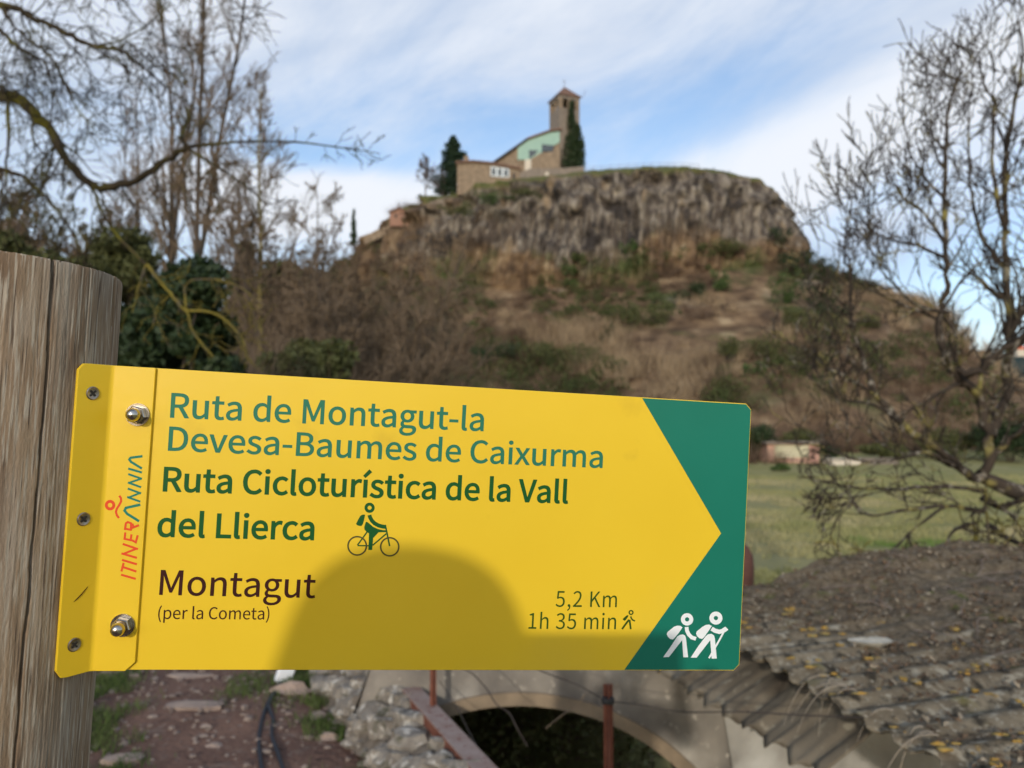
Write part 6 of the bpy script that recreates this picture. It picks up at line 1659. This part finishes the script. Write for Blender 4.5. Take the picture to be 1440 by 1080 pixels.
b = MB(); b.box((cx, YH + 1.4, htop + .09), (hut_w + .5, 3.6, .18)); b.build('roof_slab', stone_grey, hut)
b = MB(); b.box((cx + hut_w * .38, YH - .03, hg + .75), (.7, .05, 1.5)); b.build('door', material('faded_door', (.40, .22, .17), rough=.8), hut)
def far_box(name, label, cat, px0, px1, py0, py1, Y_, dep_, m, extra=None):
    a, c = R(px0, py1, Y_), R(px1, py0, Y_); g_ = min(float(ground_z((a.x + c.x) / 2, Y_)), a.z); t = thing(name, label, cat, ((a.x + c.x) / 2, Y_, g_)); rs_ = random.Random(int(px0))
    nseg = max(1, int((c.x - a.x) / .9))
    for k in range(nseg):
        x0 = a.x + (c.x - a.x) * k / nseg; x1 = a.x + (c.x - a.x) * (k + 1) / nseg; zt2 = c.z + rs_.uniform(-.08, .08)
        b = MB(); b.box(((x0 + x1) / 2, Y_ + dep_ / 2, (g_ + zt2) / 2), (x1 - x0 - .03, dep_, zt2 - g_)); b.build('panel', m, t)
    b = MB(); b.box(((a.x + c.x) / 2, Y_ + dep_ / 2, c.z + .14), (c.x - a.x + .1, dep_ + .1, .07)); b.build('coping', m, t); return t
far_box('sheeted_stack', 'low stack under whitish sheeting right of the meadow hut', 'stack', 1166, 1211, 648, 661, 62, 1.2, plaster_w)
far_box('low_wall', 'low brown wall right of the white sheeted stack beyond the meadow', 'wall', 1214, 1264, 647, 661, 62, .5, stone_grey)
def px_bush(lab, px, py0, py1, w, Y_, m, seed, n=1500, leaf=.12):
    f_ = np.array(gz(px, Y_)); h = R(px, py0, Y_).z - f_[2]; ww = w * Y_ / F_PX; rl = np.random.default_rng(seed)
    leaf_bush('meadow_bush', lab, tuple(f_), [((rl.uniform(-.35, .35) * ww, rl.uniform(-.3, .3) * ww, h * rl.uniform(.25, .78)), (ww * .26, ww * .26, h * .24)) for _ in range(9)], n, leaf, m, seed, group='bushes along the far edge of the meadow')
px_bush('small grey green bush in front of the left corner of the meadow hut', 1096, 652, 668, 24, 57, bush_mid, 501, 900, .09)
px_bush('dark bush right against the right wall of the meadow hut', 1165, 626, 660, 26, 65, bush_dark, 502)
px_bush('dark bushes left of the meadow hut beside the sign edge', 1062, 596, 658, 52, 66, bush_dark, 503, 3800)
px_bush('dark bush behind the meadow hut roof', 1122, 600, 655, 60, 70, bush_olive, 504, 3000)
px_bush('olive bush beyond the low brown wall', 1240, 622, 660, 70, 66, bush_olive, 505, 3000)
px_bush('dark bush under the fruit tree branches at the far right of the meadow', 1330, 600, 660, 110, 68, bush_olive, 506, 4200)
px_bush('broad dark bush at the right frame edge beyond the meadow', 1420, 590, 662, 90, 64, bush_dark, 507, 4200)

yv = 1545.0; t_ = (yv - 1250) / 500; xv = (1437 - 720) / F_PX * yv; zv = R(1437, 494, yv).z
fh = thing('far_house', 'tiny orange roofed house on the distant wooded ridge at the right frame edge', 'house', (xv, yv, zv - 12))
b = MB(); b.box((xv, yv, zv - 4), (17, 12, 14)); b.build('wall', plaster_w, fh)
b = MB(); b.prism([Vector((xv - 10, yv - 7, zv + 3)), Vector((xv + 10, yv - 7, zv + 3)), Vector((xv + 10, yv, zv + 9)), Vector((xv - 10, yv, zv + 9))], (0, .6, .8)); b.prism([Vector((xv - 10, yv + 7, zv + 3)), Vector((xv + 10, yv + 7, zv + 3)), Vector((xv + 10, yv + .1, zv + 9)), Vector((xv - 10, yv + .1, zv + 9))], (0, -.6, .8)); b.build('roof', material('orange_roof', (.55, .13, .06), rough=.9), fh)

# ------------------------------------------------------------------ the photographer, whose shadow falls on the sign
def skin_obj(name, chains, m, parent, sub=2, root=0):
    """chains: lists of (point, radius or (rx, ry)); equal points are shared joints"""
    vs, rs_, es, key = [], [], [], {}
    for ch in chains:
        prev = None
        for p, r in ch:
            k = tuple(round(c, 4) for c in p)
            if k not in key: key[k] = len(vs); vs.append(Vector(p)); rs_.append(r if isinstance(r, tuple) else (r, r))
            i = key[k]
            if prev is not None and prev != i: es.append((prev, i))
            prev = i
    me = bpy.data.meshes.new(name); me.from_pydata(vs, es, []); o = link_mesh(name, me, m, parent)
    md = o.modifiers.new('skin', 'SKIN'); md.use_smooth_shade = True
    for i, r in enumerate(rs_): me.skin_vertices[0].data[i].radius = r
    me.skin_vertices[0].data[root].use_root = True
    s = o.modifiers.new('subsurf', 'SUBSURF'); s.levels = sub; s.render_levels = sub; return o


skin_m = material('skin', (.55, .33, .24), rough=.55, var=(.50, .29, .21), scale=14)
jacket_m = material('dark_jacket', (.045, .055, .08), rough=.9, var=(.035, .042, .06), scale=20)
trouser_m = material('grey_trousers', (.10, .095, .085), rough=.95, var=(.08, .075, .07), scale=20)
hair_m = material('dark_hair', (.03, .02, .014), rough=.8); shoe_m = material('brown_shoes', (.09, .06, .04), rough=.8)
HX, HY = -.250, -.335
LIFT = .02
g0 = 0.0
per = thing('person', 'person in a dark jacket and grey trousers holding up a phone to photograph the sign', 'person', (HX, HY - .05, g0))
hz = 1.655
pel = (HX, HY - .05, .93)
skin_obj('body', [[(pel, (.13, .10)), ((HX, HY - .05, 1.10), (.11, .085)), ((HX, HY - .05, 1.28), (.125, .09)), ((HX, HY - .05, 1.42), (.10, .07)), ((HX, HY - .03, 1.49), (.052, .052)), ((HX, HY - .005, 1.56), (.055, .06)), ((HX, HY, 1.63), (.070, .084)), ((HX, HY, 1.70), (.066, .078)), ((HX, HY, 1.735), (.04, .045))],
                  [((HX, HY - .05, 1.42), (.10, .07)), ((HX - .17, HY - .05, 1.41), .05), ((HX - .23, HY + .05, 1.22), .040), ((HX - .12, HY + .25, 1.42), .033), ((-.185, -.045, 1.535), .024), ((-.172, -.025, 1.565), .022)],
                  [((HX, HY - .05, 1.42), (.10, .07)), ((HX + .17, HY - .05, 1.41), .05), ((HX + .30, HY + .06, 1.24), .040), ((HX + .30, HY + .22, 1.42), .033), ((.048, -.060, 1.535), .024), ((.036, -.035, 1.562), .022)],
                  [(pel, (.13, .10)), ((HX - .09, HY - .05, .86), .085), ((HX - .10, HY - .03, .48), .055), ((HX - .11, HY - .06, .10), .038), ((HX - .12, HY + .06, .045), .032)],
                  [(pel, (.13, .10)), ((HX + .09, HY - .05, .86), .085), ((HX + .10, HY - .03, .48), .055), ((HX + .11, HY - .06, .10), .038), ((HX + .12, HY + .06, .045), .032)],
                  # nose and ears grow from the head
                  [((HX, HY, 1.63), (.070, .084)), ((HX, HY + .088, 1.628), .014), ((HX, HY + .104, 1.618), .009)],
                  [((HX, HY, 1.63), (.070, .084)), ((HX - .078, HY - .005, 1.635), (.010, .02))], [((HX, HY, 1.63), (.070, .084)), ((HX + .078, HY - .005, 1.635), (.010, .02))],
                  # fingers round the phone, left hand then right hand
                  ] + [[((-.172, -.025, 1.565), .022), ((-.168, -.012, 1.592 - .018 * k), .0090), ((-.156, -.0015 + .001, 1.594 - .018 * k), .0082), ((-.138 + .004 * abs(k - 1), -.0008, 1.592 - .018 * k), .0070)] for k in range(4)] +
         [[((-.172, -.025, 1.565), .022), ((-.158, -.030, 1.583), .0095), ((-.140, -.024, 1.592), .0080)]] +
         [[((.036, -.035, 1.562), .022), ((.031, -.022, 1.590 - .017 * k), .0088), ((.024, -.016, 1.590 - .017 * k), .0080)] for k in range(4)] + [[((.036, -.035, 1.562), .022), ((.020, -.032, 1.580), .0095), ((.004, -.025, 1.590), .0080)]], skin_m, per, 2)
skin_obj('jacket', [[((HX, HY - .05, .88), (.155, .12)), ((HX, HY - .05, 1.10), (.14, .11)), ((HX, HY - .05, 1.28), (.15, .115)), ((HX, HY - .05, 1.41), (.12, .09)), ((HX, HY - .035, 1.485), (.062, .062))],
                    [((HX, HY - .05, 1.41), (.12, .09)), ((HX - .18, HY - .05, 1.40), .065), ((HX - .235, HY + .05, 1.215), .052), ((HX - .125, HY + .24, 1.41), .044), ((HX - .09, HY + .28, 1.46), .038)],
                    [((HX, HY - .05, 1.41), (.12, .09)), ((HX + .18, HY - .05, 1.40), .065), ((HX + .305, HY + .06, 1.235), .052), ((HX + .30, HY + .21, 1.41), .044), ((HX + .30, HY + .25, 1.46), .038)]], jacket_m, per, 2)
skin_obj('trousers', [[((HX, HY - .05, .93), (.145, .112)), ((HX - .09, HY - .05, .84), .097), ((HX - .10, HY - .03, .48), .070), ((HX - .11, HY - .06, .10), .058)], [((HX, HY - .05, .93), (.145, .112)), ((HX + .09, HY - .05, .84), .097), ((HX + .10, HY - .03, .48), .070), ((HX + .11, HY - .06, .10), .058)]], trouser_m, per, 2)
for s_ in (-1, 1):
    skin_obj('shoe', [[((HX + s_ * .11, HY - .09, .05), (.045, .045)), ((HX + s_ * .115, HY + .02, .045), (.048, .04)), ((HX + s_ * .125, HY + .12, .035), (.042, .03))]], shoe_m, per, 2)
    b = MB(); b.blob((HX + s_ * .031, HY + .079, 1.648), .011, random.Random(1), 12, 0.0); b.build('eye', w_print, per, smooth=True)
skin_obj('hair', [[((HX - .035, HY - .05, 1.55), (.135, .075)), ((HX - .020, HY - .035, 1.62), (.115, .078)), ((HX - .004, HY - .028, 1.69), (.100, .086)), ((HX, HY - .008, 1.745), (.080, .084)), ((HX, HY - .005, 1.777), (.036, .045))]], hair_m, per, 2)
b = MB(); b.box((HX, HY + .083, 1.592), (.042, .012, .007)); b.build('mouth', maroon_print, per)
ph = thing('phone', 'dark phone held level in both hands in front of the person', 'phone', (-.07, -.012, CAMZ - .02))
b = MB(); b.box((-.072, -.0125, CAMZ - .021), (.164, .009, .082)); o = b.build('phone_body', dark_slot, ph); bv = o.modifiers.new('bevel', 'BEVEL'); bv.width = .004; bv.segments = 3
b = MB(); b.box((-.072, -.0172, CAMZ - .021), (.156, .0008, .074)); b.build('screen', glassy, ph)
